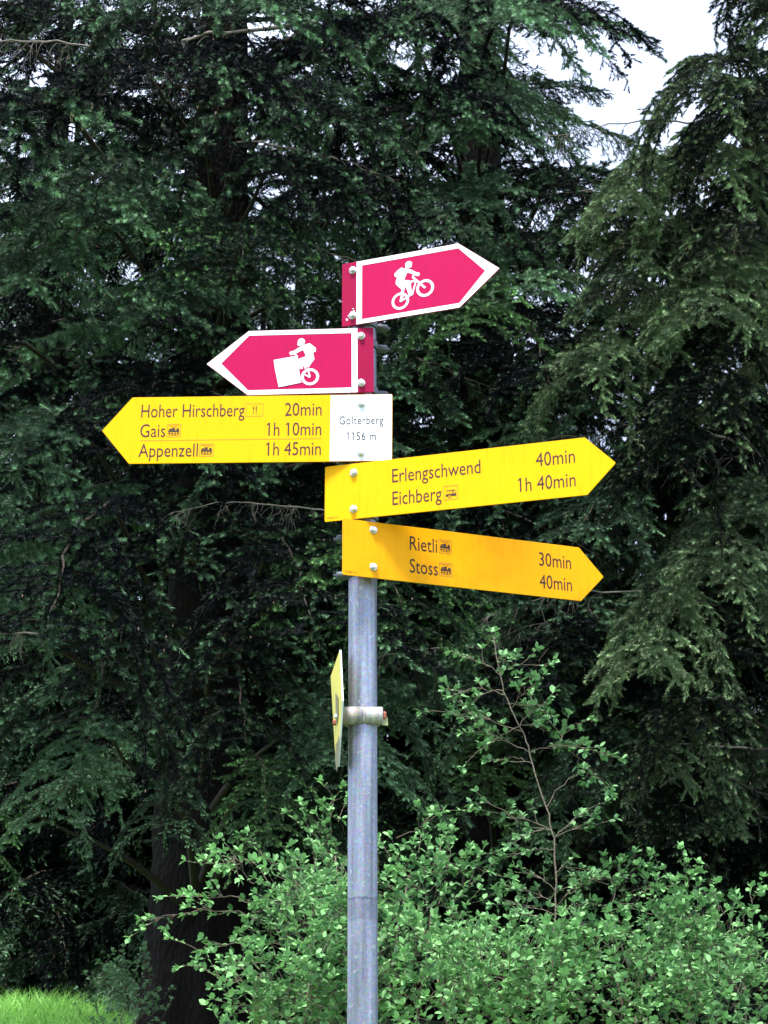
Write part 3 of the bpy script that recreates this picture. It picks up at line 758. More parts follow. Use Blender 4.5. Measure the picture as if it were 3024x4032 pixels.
for (x1, y1, x2, y2, n) in branches:
    d = 6.4 + r.normal(0, .05); a = np.array(at(x1, y1, 6.4)); b = np.array(at(x2, y2, d))
    i = np.argmin(np.linalg.norm(fine - a, axis=1))
    if np.linalg.norm(fine[i] - a) < .09: a = fine[i]
    Q = arc(a, b, .012, 9, r, .003); stems.append((Q, .0016))
    for k in range(int(n * .62)):
        i = int(r.uniform(.3, 1) * 8); dd = Q[min(i + 1, 8)] - Q[max(i - 1, 0)]; dd /= np.linalg.norm(dd)
        sprig(r, Q[i], dd + r.normal(0, .55, 3) * [1, 1, .5], r.uniform(.04, .09), leaves, stems, .030, tint=.42)
    sprig(r, Q[-1], Q[-1] - Q[-2], .06, leaves, stems, .032, tint=.6)
for q_ in range(5): sprig(r, fine[-1 - 2 * q_], np.array([r.normal(0, .4), r.normal(0, .4), .8]), .06, leaves, stems, .028, tint=.5)
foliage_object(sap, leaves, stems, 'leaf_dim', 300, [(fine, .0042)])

# ------------------------------------------------------------------ meadow grass
r = np.random.default_rng(8); n = 60000
gxs = r.uniform(-5.5, -.9, n); gys = r.uniform(9.5, 15.5, n); gz = ground_z(gxs, gys)
h = r.uniform(.07, .22, n) * (1 + .5 * np.sin(gxs * 3.1) * np.sin(gys * 2.3)); th = r.random(n) * 6.28; w = .0045
bend = r.normal(0, .45, (n, 2)) * h[:, None]
b0 = np.stack([gxs, gys, gz], 1); dx = np.stack([np.cos(th) * w, np.sin(th) * w, np.zeros(n)], 1)
mid = b0 + np.stack([bend[:, 0] * .35, bend[:, 1] * .35, h * .6], 1); tip = b0 + np.stack([bend[:, 0], bend[:, 1], h * .95], 1)
V = np.stack([b0 - dx, b0 + dx, mid - dx * .8, mid + dx * .8, tip], 1).reshape(-1, 3)
T0 = np.array([[0, 1, 3], [0, 3, 2], [2, 3, 4]]); T = (T0[None] + (np.arange(n) * 5)[:, None, None]).reshape(-1, 3)
go = link_mesh('grass', tri_mesh('grass', V, T, [M['grass']], tint=np.repeat(np.clip(r.normal(.5, .25, n), 0, 1), 5)))
tag(go, 'bright green meadow grass left of the black trunk', 'grass', None, 'stuff')

# ------------------------------------------------------------------ signpost
def curve_mesh(name, contours, mat, z=0.0, extrude=0.0, bevel=0.0):
    """flat filled shape (even-odd, holes allowed) in the xy plane of a sign, as a mesh"""
    cu = bpy.data.curves.new(name, 'CURVE'); cu.dimensions = '2D'; cu.fill_mode = 'BOTH' if extrude == 0 or True else 'FULL'
    cu.extrude = extrude; cu.bevel_depth = bevel; cu.bevel_resolution = 1
    for c in contours:
        s = cu.splines.new('POLY'); s.points.add(len(c) - 1)
        for i, p in enumerate(c): s.points[i].co = (p[0], p[1], 0, 1)
        s.use_cyclic_u = True
    ob = bpy.data.objects.new(name, cu); me = bpy.data.meshes.new_from_object(ob)
    bpy.data.objects.remove(ob); bpy.data.curves.remove(cu)
    me.name = name
    me.materials.clear(); me.materials.append(mat)
    for v in me.vertices: v.co.z += z
    return me


def text_mesh(body, x0, y0, x1, cap, mat, z, offset=0.0, space=1.0):
    """a line of print whose ink runs from x0 to x1 on baseline y0 with capitals `cap` high"""
    cu = bpy.data.curves.new('lettering', 'FONT'); cu.body = body; cu.size = 1.0; cu.offset = offset; cu.space_character = space; cu.resolution_u = 3
    ob = bpy.data.objects.new('lettering', cu); me = bpy.data.meshes.new_from_object(ob)
    xs = [v.co.x for v in me.vertices]; a, b = min(xs), max(xs)
    if '1' in body:      # the signs' numeral 1 has a flag, the built-in font's has none
        bmv = [tuple(v.co) for v in me.vertices]; bmf = [tuple(p.vertices) for p in me.polygons]
        for k, ch in enumerate(body):
            if ch != '1': continue
            cu.body = body[:k + 1]; m2 = bpy.data.meshes.new_from_object(ob); xl = max(v.co.x for v in m2.vertices) - .098
            i0 = len(bmv); bmv += [(xl + .004, .682, 0), (xl + .004, .60, 0), (xl - .115, .525, 0), (xl - .115, .605, 0)]; bmf.append((i0 + 3, i0 + 2, i0 + 1, i0))
        me = bpy.data.meshes.new('lettering'); me.from_pydata(bmv, [], bmf)
        a = min(v[0] for v in bmv)
    CAP = 0.682
    for v in me.vertices:
        v.co.x = x0 + (v.co.x - a) / (b - a) * (x1 - x0)
        v.co.y = y0 + v.co.y / CAP * cap; v.co.z = z
    me.materials.clear(); me.materials.append(mat)
    bpy.data.objects.remove(ob); bpy.data.curves.remove(cu)
    return me


def ring(cx_, cy_, ro, n=28): return [(cx_ + ro * math.cos(2 * math.pi * k / n), cy_ + ro * math.sin(2 * math.pi * k / n)) for k in range(n)]


def bar(a, b, w):
    d = Vector((b[0] - a[0], b[1] - a[1])); nn = Vector((-d.y, d.x)).normalized() * w / 2
    return [(a[0] + nn.x, a[1] + nn.y), (b[0] + nn.x, b[1] + nn.y), (b[0] - nn.x, b[1] - nn.y), (a[0] - nn.x, a[1] - nn.y)]


def rounded(poly, rad, n=4):
    out = []; m = len(poly)
    for i in range(m):
        p = Vector(poly[i]); a = (Vector(poly[i - 1]) - p).normalized(); b = (Vector(poly[(i + 1) % m]) - p).normalized()
        ang = a.angle(b); k = min(rad / math.tan(ang / 2), .02)
        s, e = p + a * k, p + b * k
        for j in range(n + 1):
            t = j / n; q = s * (1 - t) ** 2 + p * 2 * t * (1 - t) + e * t * t
            out.append((q.x, q.y))
    return out


def join(name, meshes, parent):
    S = Soup(); mats = []
    V, Fc, MI = [], [], []; off = 0
    for me in meshes:
        mt = me.materials[0]
        if mt not in mats: mats.append(mt)
        V += [tuple(v.co) for v in me.vertices]; Fc += [tuple(i + off for i in p.vertices) for p in me.polygons]
        MI += [mats.index(mt)] * len(me.polygons); off += len(me.vertices)
    m = bpy.data.meshes.new(name); m.from_pydata(V, [], Fc)
    for q in mats: m.materials.append(q)
    m.polygons.foreach_set('material_index', MI); m.update()
    return link_mesh(name, m, parent)


def lathe(prof, n=24, mat=None, name='part', smooth=True, hexagon=False):
    """profile (r, z) revolved about z"""
    V, Fc = [], []; k = len(prof)
    for i in range(n):
        a = 2 * math.pi * i / n
        V += [(p[0] * math.cos(a), p[0] * math.sin(a), p[1]) for p in prof]
    for i in range(n):
        j = (i + 1) % n
        for q in range(k - 1): Fc.append((i * k + q, j * k + q, j * k + q + 1, i * k + q + 1))
    Fc.append(tuple(i * k for i in range(n))[::-1]); Fc.append(tuple(i * k + k - 1 for i in range(n)))
    me = bpy.data.meshes.new(name); me.from_pydata(V, [], Fc)
    if smooth:
        for p in me.polygons: p.use_smooth = len(p.vertices) == 4
    me.materials.append(mat); me.update()
    return me


BOLT_HEAD = lathe([(.0064, .0012), (.0066, .0052), (.0056, .0066), (.0035, .0074), (.0012, .0072)], 6, M['bolt'], 'bolt_head', False)
WASHER = lathe([(.0086, 0), (.0088, .0011), (.0070, .0016)], 20, M['bolt'], 'washer')
NUB = lathe([(.0085, -.013), (.0095, -.011), (.0095, .011), (.0085, .013), (.004, .0135), (.004, .020), (.001, .0205)], 14, M['clampdark'], 'clamp_lug')


def band_mesh(ri, ro, hh, name, mat, a0=0, a1=360, n=40, soft=.25):
    """a strap bent round the post between two angles"""
    prof = [(ri, -hh), (ro - (ro - ri) * soft, -hh), (ro, -hh * .7), (ro, hh * .7), (ro - (ro - ri) * soft, hh), (ri, hh)]
    V, Fc = [], []; k = len(prof)
    full = abs(a1 - a0) >= 359.9
    for i in range(n if full else n + 1):
        a = R(a0 + (a1 - a0) * i / n); V += [(p[0] * math.cos(a), p[0] * math.sin(a), p[1]) for p in prof]
    for i in range(n):
        j = (i + 1) % n if full else i + 1
        for q in range(k): Fc.append((i * k + q, j * k + q, j * k + (q + 1) % k, i * k + (q + 1) % k))
    if not full: Fc.append(tuple(range(k))[::-1]); Fc.append(tuple(range(n * k, n * k + k)))
    me = bpy.data.meshes.new(name); me.from_pydata(V, [], Fc); me.materials.append(mat)
    for p in me.polygons: p.use_smooth = True
    me.update()
    return me


def sign_frame(O, yaw, tilt, lean):
    yaw, tilt, lean = R(yaw), R(tilt), R(lean)
    ex = Vector((math.cos(yaw), -math.sin(yaw), 0)); ez = Vector((0, 0, 1)); nn = Vector((-math.sin(yaw), -math.cos(yaw), 0))
    ex2 = ex * math.cos(tilt) + ez * math.sin(tilt); ez2 = -ex * math.sin(tilt) + ez * math.cos(tilt)
    n2 = nn * math.cos(lean) + ez2 * math.sin(lean); ez3 = ez2 * math.cos(lean) - nn * math.sin(lean)
    return Matrix(((ex2.x, ez3.x, n2.x, O[0]), (ex2.y, ez3.y, n2.y, O[1]), (ex2.z, ez3.z, n2.z, O[2] + EYE), (0, 0, 0, 1)))


CLAMP_BAND = band_mesh(.0305, .0335, .009, 'clamp', M['clampdark'])


def sign(name, label, O, yaw, tilt, lean, outline, mat, bolts, lug_side):
    root = empty(name, (0, 0, 0)); root.matrix_world = sign_frame(O, yaw, tilt, lean)
    tag(root, label, 'sign', 'arrow signs bolted to the post')
    th = .0014
    link_mesh('panel', curve_mesh('panel', [rounded(outline, .003)], mat, -th, th - .0004, .0004), root)
    for v in bolts:
        w_ = link_mesh('bolt', BOLT_HEAD, root); w_.location = (0, v, .0010); w_.rotation_euler = (0, 0, random.uniform(0, 1))
        q = link_mesh('washer', WASHER, w_); q.location = (0, 0, -.0008)
        # strap round the post with its tightening lug, behind the panel
        c = link_mesh('clamp', CLAMP_BAND, root)
        off = (Vector((POLE_X, POLE_Y, 0)) - Vector((O[0], O[1], 0))).length
        c.matrix_local = Matrix.Translation((0, v, -off)) @ Matrix.Rotation(-math.pi / 2, 4, 'X')
        bk = link_mesh('clamp_bracket', bracket, c); bk.matrix_local = Matrix.Identity(4)
        lg = link_mesh('clamp_lug', NUB, c); a = R(lug_side)
        lg.matrix_local = Matrix.Translation((.042 * math.cos(a), .042 * math.sin(a), 0)) @ Matrix.Rotation(a + math.pi / 2, 4, 'Z') @ Matrix.Rotation(math.pi / 2, 4, 'X')
    return root


# short channel between strap and panel (strap space: -y is towards the panel)
_bv = [(sx * .011, y_, sz * .009) for y_ in (-.0310, -.0465) for sx in (-1, 1) for sz in (-1, 1)]
bracket = bpy.data.meshes.new('clamp_bracket')
bracket.from_pydata(_bv, [], [(0, 1, 3, 2), (4, 6, 7, 5), (0, 4, 5, 1), (2, 3, 7, 6), (0, 2, 6, 4), (1, 5, 7, 3)]); bracket.materials.append(M['clampdark'])

Z1, Z2 = .0004, .0008

def put(root, name, me, label=None):
    o = link_mesh(name, me, root)
    if label: o['label'] = label
    return o


# --- upper red mountain bike arrow (points right)
s1 = sign('direction_sign', 'topmost red arrow sign with white border and mountain biker, pointing right', (-.0666, 3.3230, 1.6091), 21.188, -.155, .01,
          [(-.0247, .0754), (-.0247, -.0754), (.2448, -.0754), (.3353, 0), (.2448, .0754)], M['red'], (.0559, -.0530), 35)
put(s1, 'border', curve_mesh('border', [[(.0090, .0752), (.2447, .0752), (.3350, 0), (.2447, -.0752), (.0090, -.0752)], [(.0220, .0640), (.2446, .0640), (.3036, 0), (.2446, -.0650), (.0220, -.0650)]], M['white'], Z1))
bike = [[(.1134, .0421), (.1225, .0383), (.1337, .035), (.1472, .0254), (.155, .0222), (.1562, .0190), (.1559, .0169), (.1525, .0145), (.1471, .0165), (.1422, .0207), (.1274, .0279), (.1199, .0114), (.1335, .0077), (.1376, .0023), (.1354, -.002), (.1385, -.0268), (.1308, -.0287), (.126, -.0121), (.1223, -.0038), (.1198, -.0174), (.1111, -.0197), (.1144, -.0101), (.105, -.0008), (.1006, .0051), (.1009, .0128), (.1039, .0194), (.0977, .0249), (.0984, .0306), (.104, .036)]]
parts = [curve_mesh('pictogram', bike, M['white'], Z1),
         curve_mesh('p', [ring(.1308, .0463, .0080) + []], M['white'], Z1 + .0003), curve_mesh('p', [[(.1240, .0455), (.1235, .0395), (.1300, .0375), (.1372, .0388), (.1372, .048)]], M['white'], Z1 + .0004),
         curve_mesh('p', [ring(.1111, -.0374, .0200), ring(.1111, -.0374, .0143)], M['white'], Z1 + .0001),
         curve_mesh('p', [ring(.1680, -.0163, .0204), ring(.1680, -.0163, .0143)], M['white'], Z1 + .0001)]
for k, (a, b, w_) in enumerate([((.1430, .0210), (.1400, .0155), .004), ((.1395, .0155), (.1480, .0050), .005), ((.1470, .0070), (.1684, -.0163), .0046), ((.1335, .0045), (.1475, .0040), .0040),
                 ((.1474, .0040), (.1385, -.0270), .0036), ((.1410, -.0249), (.1108, -.0388), .0036), ((.1108, -.0385), (.1150, -.0215), .0032), ((.1115, -.0385), (.1180, -.0270), .003)]):
    parts.append(curve_mesh('p', [bar(a, b, w_)], M['white'], Z1 + .0002 + .00004 * k))
join('pictogram', parts, s1)
for (x, y, q) in [(-.009, -.0585, .003), (.004, -.045, .0028), (.003, -.0395, .002), (-.006, -.049, .002), (.0065, -.049, .002)]:
    pass
sp_ = [curve_mesh('stain', [[(x + q * math.cos(a) * random.uniform(.5, 1.3), y + q * math.sin(a) * random.uniform(.5, 1.3)) for a in np.arange(0, 6.28, .7)]], M['dirtspot'], Z2 + .0001 * i) for i, (x, y, q) in enumerate([(-.0135, -.0600, .003), (.0035, -.0425, .0028), (.0015, -.0365, .0018), (-.010, -.0520, .0018), (.0075, -.0480, .0022)])]
st_ = join('stain', sp_, s1); st_['label'] = 'pale droppings around the lower bolt'

# --- lower red mountain bike arrow (points left)
s2 = sign('direction_sign', 'second red arrow sign with a white square stuck over the biker, pointing left', (-.0477, 3.3213, 1.4511), 2.596, .288, -.124,
          [(.0261, .0750), (-.2443, .0750), (-.3343, 0), (-.2443, -.0750), (.0261, -.0750)], M['red'], (.0562, -.0536), 20)
put(s2, 'border', curve_mesh('border', [[(-.0080, .0748), (-.2442, .0748), (-.3340, 0), (-.2442, -.0748), (-.0080, -.0748)], [(-.0209, .0636), (-.2433, .0640), (-.3028, 0), (-.2435, -.0640), (-.0209, -.0634)]], M['white'], Z1))
put(s2, 'end_strip', curve_mesh('end_strip', [[(-.0078, .0744), (-.0078, -.0744), (.0255, -.0744), (.0255, .0744)]], M['red_dark'], Z1), 'darker red end of the panel')
put(s1, 'end_strip', curve_mesh('end_strip', [[(.0088, .0748), (.0088, -.0748), (-.0241, -.0748), (-.0241, .0748)]], M['red_dark'], Z1), 'darker red end of the panel')
rider = [(-.1214, .0397), (-.1116, .0423), (-.0983, .031), (-.0978, .0232), (-.1041, .0196), (-.1009, .0046), (-.1087, -.006), (-.1140, -.0155), (-.1172, -.0115), (-.1187, -.0155), (-.1224, -.0176), (-.1233, -.0062), (-.1266, -.0175), (-.1338, -.0173), (-.1384, -.0015), (-.1353, .0062), (-.1221, .011), (-.12, .0143), (-.1259, .0269), (-.142, .0187), (-.1518, .0147), (-.1561, .02), (-.1527, .0242), (-.1447, .026), (-.1355, .0329)]
parts = [curve_mesh('pictogram', [rider], M['white'], Z1), curve_mesh('p', [ring(-.1295, .0463, .0080)], M['white'], Z1 + .0003), curve_mesh('p', [[(-.1372, .0480), (-.1382, .0385), (-.1330, .0360), (-.1240, .0395), (-.1230, .0455)]], M['white'], Z1 + .0004),
         curve_mesh('p', [ring(-.1104, -.0362, .0196), ring(-.1104, -.0362, .0136)], M['white'], Z1 + .0001)]
for k, (a, b, w_) in enumerate([((-.1433, .0188), (-.1380, .0100), .004), ((-.1395, .0140), (-.1380, .0020), .004), ((-.1250, -.0290), (-.1104, -.0375), .003), ((-.1104, -.0362), (-.1150, -.0190), .0032), ((-.1250, -.0290), (-.1160, -.0170), .003)]):
    parts.append(curve_mesh('p', [bar(a, b, w_)], M['white'], Z1 + .0002 + .00004 * k))
join('pictogram', parts, s2)
put(s2, 'sticker', curve_mesh('sticker', [[(-.1891, .0049), (-.1393, .0135), (-.1291, -.0494), (-.1775, -.0588), (-.1862, -.0170)]], M['white'], Z2 + .0002), 'white square sticker over the front wheel')


def train_icon(x, y, w, h):
    """tram pictogram in a thin rounded frame"""
    P = lambda u, v: (x + u * w, y + v * h)
    fr = rounded([P(0, 0), P(1, 0), P(1, 1), P(0, 1)], .0022); fi = rounded([P(.035, .035), P(.965, .035), P(.965, .965), P(.035, .965)], .0016)
    out = [curve_mesh('p', [fr, fi], M['ink_frame'], Z1)]
    sh = [[P(.12, .84), P(.88, .84), P(.88, .87), P(.12, .87)], [P(.12, .13), P(.88, .13), P(.88, .16), P(.12, .16)],
          [P(.10, .38), P(.90, .38), P(.90, .46), P(.84, .68), P(.70, .68), P(.67, .52), P(.58, .52), P(.58, .72), P(.38, .72), P(.38, .52), P(.10, .52)],
          [P(.38, .72), P(.34, .80), P(.37, .80), P(.42, .72)], [P(.58, .72), P(.66, .80), P(.62, .80), P(.54, .72)],
          [P(.14, .55), P(.36, .55), P(.36, .68), P(.14, .62)],
          [P(.10, .24), P(.28, .24), P(.28, .32), P(.10, .32)], [P(.72, .24), P(.90, .24), P(.90, .32), P(.72, .32)],
          ring(*P(.40, .26), .0020, 12), ring(*P(.60, .26), .0020, 12)]
    for k, s in enumerate(sh): out.append(curve_mesh('p', [s], M['ink'], Z1 + .00003 * k))
    return out


def bus_icon(x, y, w, h):
    P = lambda u, v: (x + u * w, y + v * h)
    fr = rounded([P(0, 0), P(1, 0), P(1, 1), P(0, 1)], .0022); fi = rounded([P(.035, .035), P(.965, .035), P(.965, .965), P(.035, .965)], .0016)
    out = [curve_mesh('p', [fr, fi], M['ink_frame'], Z1)]
    sh = [[P(.16, .68), P(.80, .70), P(.90, .36), P(.88, .24), P(.55, .24), P(.52, .36), P(.30, .36), P(.28, .24), P(.14, .24), P(.14, .40), P(.84, .42), P(.78, .65), P(.16, .64)]]
    out.append(curve_mesh('p', sh, M['ink'], Z1))
    for k, u in enumerate((.30, .45, .58, .64, .70)): out.append(curve_mesh('p', [[P(u, .40), P(u + .025, .40), P(u + .025, .66), P(u, .66)]], M['ink'], Z1 + .00004 * (k + 1)))
    out.append(curve_mesh('p', [ring(*P(.41, .24), .0036, 16), ring(*P(.41, .24), .0024, 16)], M['ink'], Z1 + .0003))
    return out


def food_icon(x, y, w, h):
    P = lambda u, v: (x + u * w, y + v * h)
    out = [curve_mesh('p', [rounded([P(0, 0), P(1, 0), P(1, 1), P(0, 1)], .0012), rounded([P(.02, .03), P(.98, .03), P(.98, .97), P(.02, .97)], .0008)], M['ink_frame'], Z1)]
    sh = [[P(.43, .18), P(.465, .18), P(.46, .55), P(.49, .62), P(.51, .82), P(.495, .82), P(.475, .66), P(.455, .66), P(.45, .82), P(.44, .82), P(.435, .66), P(.415, .66), P(.39, .82), P(.375, .82), P(.40, .62), P(.435, .55)],
          [P(.59, .18), P(.625, .18), P(.63, .82), P(.60, .80), P(.565, .62), P(.57, .50), P(.60, .46)]]
    for k, s in enumerate(sh): out.append(curve_mesh('p', [s], M['ink'], Z1 + .00004 * k))
    return out


M['ink_frame'] = plain_mat('thin ochre frame print', (0.30, 0.17, 0.02), 0.5)
OFF = 0.0

# --- yellow three-line arrow (points left) with the white place-name field
s3 = sign('direction_sign', 'yellow arrow sign with three destinations and a white name field, pointing left', (-.0479, 3.3201, 1.2946), 2.744, -.555, .202,
          [(.0658, .0754), (-.4928, .0754), (-.5542, 0), (-.4928, -.0754), (.0658, -.0754)], M['yellow'], (.0545, -.0575), 200)
put(s3, 'name_field', curve_mesh('name_field', [[(-.0657, .0750), (-.0657, -.0750), (.0636, -.0750), (.0653, -.0735), (.0653, .0735), (.0636, .0750)]], M['white'], Z1), 'white field around the place name and altitude')
tx = [('Hoher Hirschberg', -.4722, .0292, -.2497), ('Gais', -.4722, -.0160, -.4181), ('Appenzell', -.4735, -.0611, -.3466), ('20min', -.1632, .0290, -.0847), ('1h 10min', -.2012, -.0160, -.0847), ('1h 45min', -.2012, -.0608, -.0847)]
for t, a, b, c in tx: link_mesh('lettering', text_mesh(t, a, b, c, .0296, M['ink'], Z1, OFF), s3)
link_mesh('lettering', text_mesh('Golterberg', -.0464, .0076, .0470, .0186, M['ink_grey'], Z2, .004, 1.12), s3); link_mesh('lettering', text_mesh('1156 m', -.0303, -.0285, .0318, .0182, M['ink_grey'], Z2, .004, 1.1), s3)
join('pictogram', food_icon(-.2475, .0288, .0375, .0294), s3)
join('pictogram', train_icon(-.4150, -.0165, .0300, .0298), s3)
join('pictogram', train_icon(-.3433, -.0614, .0302, .0290), s3)
put(s3, 'line', curve_mesh('line', [[(-.4724, -.0234), (-.0848, -.0232), (-.0848, -.0241), (-.4724, -.0243)]], M['ink_frame'], Z1))

# --- yellow two-line arrow (points right, towards the camera)
s4 = sign('direction_sign', 'bright yellow arrow sign with a bus symbol, pointing right and tilting up in view', (-.0635, 3.3213, 1.1525), 17.786, -.069, -.057,
          [(-.0636, .0609), (-.0636, -.0609), (.4932, -.0609), (.5533, 0), (.4932, .0609)], M['yellow'], (.0405, -.0400), 150)
tx = [('Erlengschwend', .0848, .0096, .2749), ('Eichberg', .0852, -.0402, .1914), ('40min', .3908, .0100, .4715), ('1h 40min', .3526, -.0404, .4710)]
for t, a, b, c in tx: link_mesh('lettering', text_mesh(t, a, b, c, .0296, M['ink'], Z1, OFF), s4)
link_mesh('lettering', text_mesh('7542601-15', -.0597, -.0558, -.0342, .0038, M['ink'], Z1), s4)
join('pictogram', bus_icon(.1955, -.0412, .0304, .0302), s4)

# --- lowest yellow arrow (points right, away from the camera)
s5 = sign('direction_sign', 'lowest orange-yellow arrow sign with two tram symbols, uneven light painted into its colour', (-.0223, 3.3224, 1.0241), -22.121, -.089, .131,
          [(-.0675, .0602), (-.0675, -.0602), (.4834, -.0602), (.5416, 0), (.4834, .0602)], M['yellow_light_tone'], (.0430, -.0372), 150)
tx = [('Rietli', .0820, .0097, .1442), ('Stoss', .0815, -.0400, .1455), ('30min', .3848, .0087, .4623), ('40min', .3842, -.0412, .4624)]
for t, a, b, c in tx: link_mesh('lettering', text_mesh(t, a, b, c, .0300, M['ink'], Z1, OFF), s5)
link_mesh('lettering', text_mesh('7542601-15', -.0627, -.0553, -.0372, .0038, M['ink'], Z1), s5)
join('pictogram', train_icon(.1480, .0102, .0298, .0304), s5)
join('pictogram', train_icon(.1486, -.0397, .0302, .0296), s5)

# --- the post
post = empty('sign_post', (POLE_X, POLE_Y, 0)); tag(post, 'grey galvanised steel post carrying all the arrow signs', 'post')
top = 1.6091 + EYE + .085
zs = np.concatenate([np.linspace(-.25, 1.0, 8), np.linspace(1.02, top, 90)]); nseg = 72
th = np.arange(nseg) * 2 * math.pi / nseg
flute = .030 - .0011 * (np.abs(np.sin(th * 7 + .5)) ** .6)        # shallow rolled flutes
V = []
for z in zs:
    rr_ = flute * (1.0)
    V.append(np.stack([rr_ * np.cos(th), rr_ * np.sin(th), np.full(nseg, z)], 1))
V = np.concatenate(V); i = np.arange(len(zs) - 1)[:, None] * nseg; j = np.arange(nseg)[None]; j2 = (j + 1) % nseg
A = (i + j).ravel(); B = (i + j2).ravel(); C = (i + nseg + j2).ravel(); D_ = (i + nseg + j).ravel()
T = np.concatenate([np.stack([A, B, C], 1), np.stack([A, C, D_], 1)])
link_mesh('tube', tri_mesh('tube', V, T, [M['zinc']], smooth=np.ones(len(T))), post)
cap = link_mesh('cap', lathe([(.0312, -.012), (.0318, -.004), (.0300, .004), (.018, .008), (.002, .009)], 28, M['clampdark'], 'cap'), post); cap.location = (0, 0, top)

# --- the small trail marker seen nearly edge-on, with its big round clamp
mk = empty('trail_marker', at(1340, 2800, 3.36)); tag(mk, 'small pale yellow diamond marker seen almost edge-on, held left of the post', 'sign')
near, far_ = 3.30, 3.46
pts = [at(1341, 2559, 3.345), at(1305, 2664, far_), at(1326, 3020, 3.40), at(1334, 3018, 3.37), at(1350, 2760, near)]
pc = [Vector(p) - mk.location for p in (pts[0], pts[1], pts[2], pts[3], pts[4])]
nrm = (pc[1] - pc[0]).cross(pc[4] - pc[0]).normalized()
if nrm.x > 0: nrm = -nrm
o_ = nrm * .0035
tv = [tuple(p + o_ * .5) for p in pc] + [tuple(p - o_ * .5) for p in pc]
me = bpy.data.meshes.new('panel'); me.from_pydata(tv, [], [(0, 1, 2, 3, 4), (9, 8, 7, 6, 5)] + [(i, (i + 5), (i + 1) % 5 + 5, (i + 1) % 5) for i in range(5)])
me.materials.append(M['yellow_pale']); me.materials.append(M['white']); me.polygons.foreach_set('material_index', [0, 0] + [1] * 5); me.update()
link_mesh('panel', me, mk)
# walker pictogram, foreshortened print on the left-facing side
ax1 = (pc[4] - pc[1]); ax2 = Vector((0, 0, 1))
def on(u, w_, k=1): return pc[1] + ax1 * u + Vector((0, 0, 1)) * w_ + o_ * (.5 + .12 * k)
polys = [[on(.45, -.012), on(.72, -.008), on(.70, -.045), on(.55, -.075), on(.48, -.050)], [on(.80, -.080), on(.62, -.105), on(.50, -.115), on(.45, -.150), on(.62, -.165), on(.78, -.125)]]
vv, ff = [], []
for k, pl in enumerate(polys):
    ff.append(tuple(range(len(vv), len(vv) + len(pl)))); vv += [tuple(p) for p in pl]
me = bpy.data.meshes.new('pictogram'); me.from_pydata(vv, [], ff); me.materials.append(plain_mat('olive print', (0.16, 0.15, 0.06), .6)); me.update()
link_mesh('pictogram', me, mk)
cz = at(1430, 2815, 3.345).z
cl = empty('round_clamp', (POLE_X, POLE_Y, cz)); tag(cl, 'thick round metal clamp that holds the small marker to the post', 'clamp')
hh = .0185
def barrel(x0, x1, yoff, rad, mat, name):
    n = 24; k = 5; V, Fc = [], []
    xs = [x0, x0 + .002, (x0 + x1) / 2, x1 - .002, x1]; rs = [rad * .88, rad, rad, rad, rad * .88]
    for x, q in zip(xs, rs):
        V += [(x, yoff + q * .9 * math.cos(2 * math.pi * a / n), q * math.sin(2 * math.pi * a / n)) for a in range(n)]
    for s in range(4):
        for a in range(n): Fc.append((s * n + a, s * n + (a + 1) % n, (s + 1) * n + (a + 1) % n, (s + 1) * n + a))
    Fc.append(tuple(range(n))[::-1]); Fc.append(tuple(range(4 * n, 5 * n)))
    me = bpy.data.meshes.new(name); me.from_pydata(V, [], Fc); me.materials.append(mat)
    for p in me.polygons: p.use_smooth = len(p.vertices) == 4
    me.update(); return me
kx = 3.345 / 6607 * 1.04
lx = (1349 - 1429) * kx; gx_ = (1431 - 1429) * kx; ex_ = (1508 - 1429) * kx
link_mesh('clamp_shell', barrel(lx, gx_ - .0006, -.026, hh, M['zinc_warm'], 'clamp_shell'), cl)
link_mesh('clamp_shell', barrel(gx_ + .0036, ex_, -.026, hh * .97, M['zinc_warm'], 'clamp_shell'), cl)
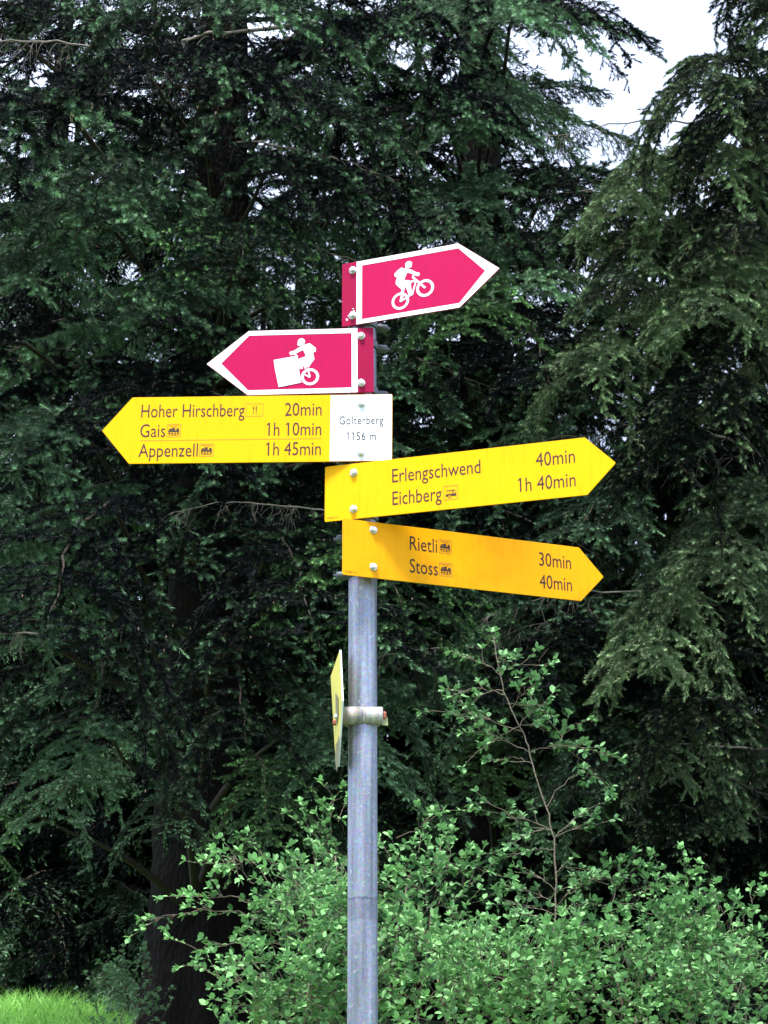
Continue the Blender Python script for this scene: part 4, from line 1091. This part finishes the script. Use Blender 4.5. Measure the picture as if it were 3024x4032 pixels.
link_mesh('clamp_ring', band_mesh(.0302, .037, hh * .8, 'clamp_ring', M['zinc_warm']), cl)
b1 = link_mesh('bolt', lathe([(.0095, 0), (.0098, .005), (.0085, .0075), (.002, .008)], 6, M['rust'], 'bolt', False), cl); b1.location = (ex_ - .001, -.026, -.001); b1.rotation_euler = (0, math.pi / 2, 0)
tabm = bpy.data.meshes.new('tab'); tabm.from_pydata([(ex_ - .002, -.03, -.006), (ex_ + .009, -.03, -.004), (ex_ + .010, -.03, -.021), (ex_ - .003, -.03, -.019)] + [(ex_ - .002, -.022, -.006), (ex_ + .009, -.022, -.004), (ex_ + .010, -.022, -.021), (ex_ - .003, -.022, -.019)], [],
    [(0, 3, 2, 1), (4, 5, 6, 7), (0, 1, 5, 4), (1, 2, 6, 5), (2, 3, 7, 6), (3, 0, 4, 7)]); tabm.materials.append(plain_mat('greenish tab', (.35, .36, .18), .6))
link_mesh('tab', tabm, cl)
b2 = link_mesh('bolt', lathe([(.006, 0), (.0062, .006), (.005, .008), (.001, .0085)], 6, M['bolt'], 'bolt', False), mk); b2.location = Vector(at(1333, 2820, 3.37)) - mk.location; b2.rotation_euler = (0, -math.pi / 2, 0)
b3 = link_mesh('bolt', lathe([(.006, 0), (.0062, .006), (.005, .008), (.001, .0085)], 6, M['rust'], 'bolt', False), mk); b3.location = Vector(at(1326, 2845, 3.39)) - mk.location; b3.rotation_euler = (0, -math.pi / 2, 0)

# cones hanging near the top of the high left cape
CONE = lathe([(.002, 0), (.011, -.006), (.014, -.025), (.013, -.050), (.009, -.068), (.002, -.075)], 10, M['cone'], 'cone')
for (X, Y, d_, s_) in [(285, 445, 8.55, .9), (326, 472, 8.5, .85), (357, 458, 8.5, 1.0)]:
    cn = link_mesh('cone', CONE, TREE_A); cn.location = Vector(at(X, Y, d_)) - TREE_A.location; cn.scale = (s_, s_, s_)
    cn.rotation_euler = (random.uniform(-.4, .4), random.uniform(-.4, .4), 0); cn['label'] = 'pale yellowish cone'
print('triangles', sum(len(m.polygons) for m in bpy.data.meshes if m.users))
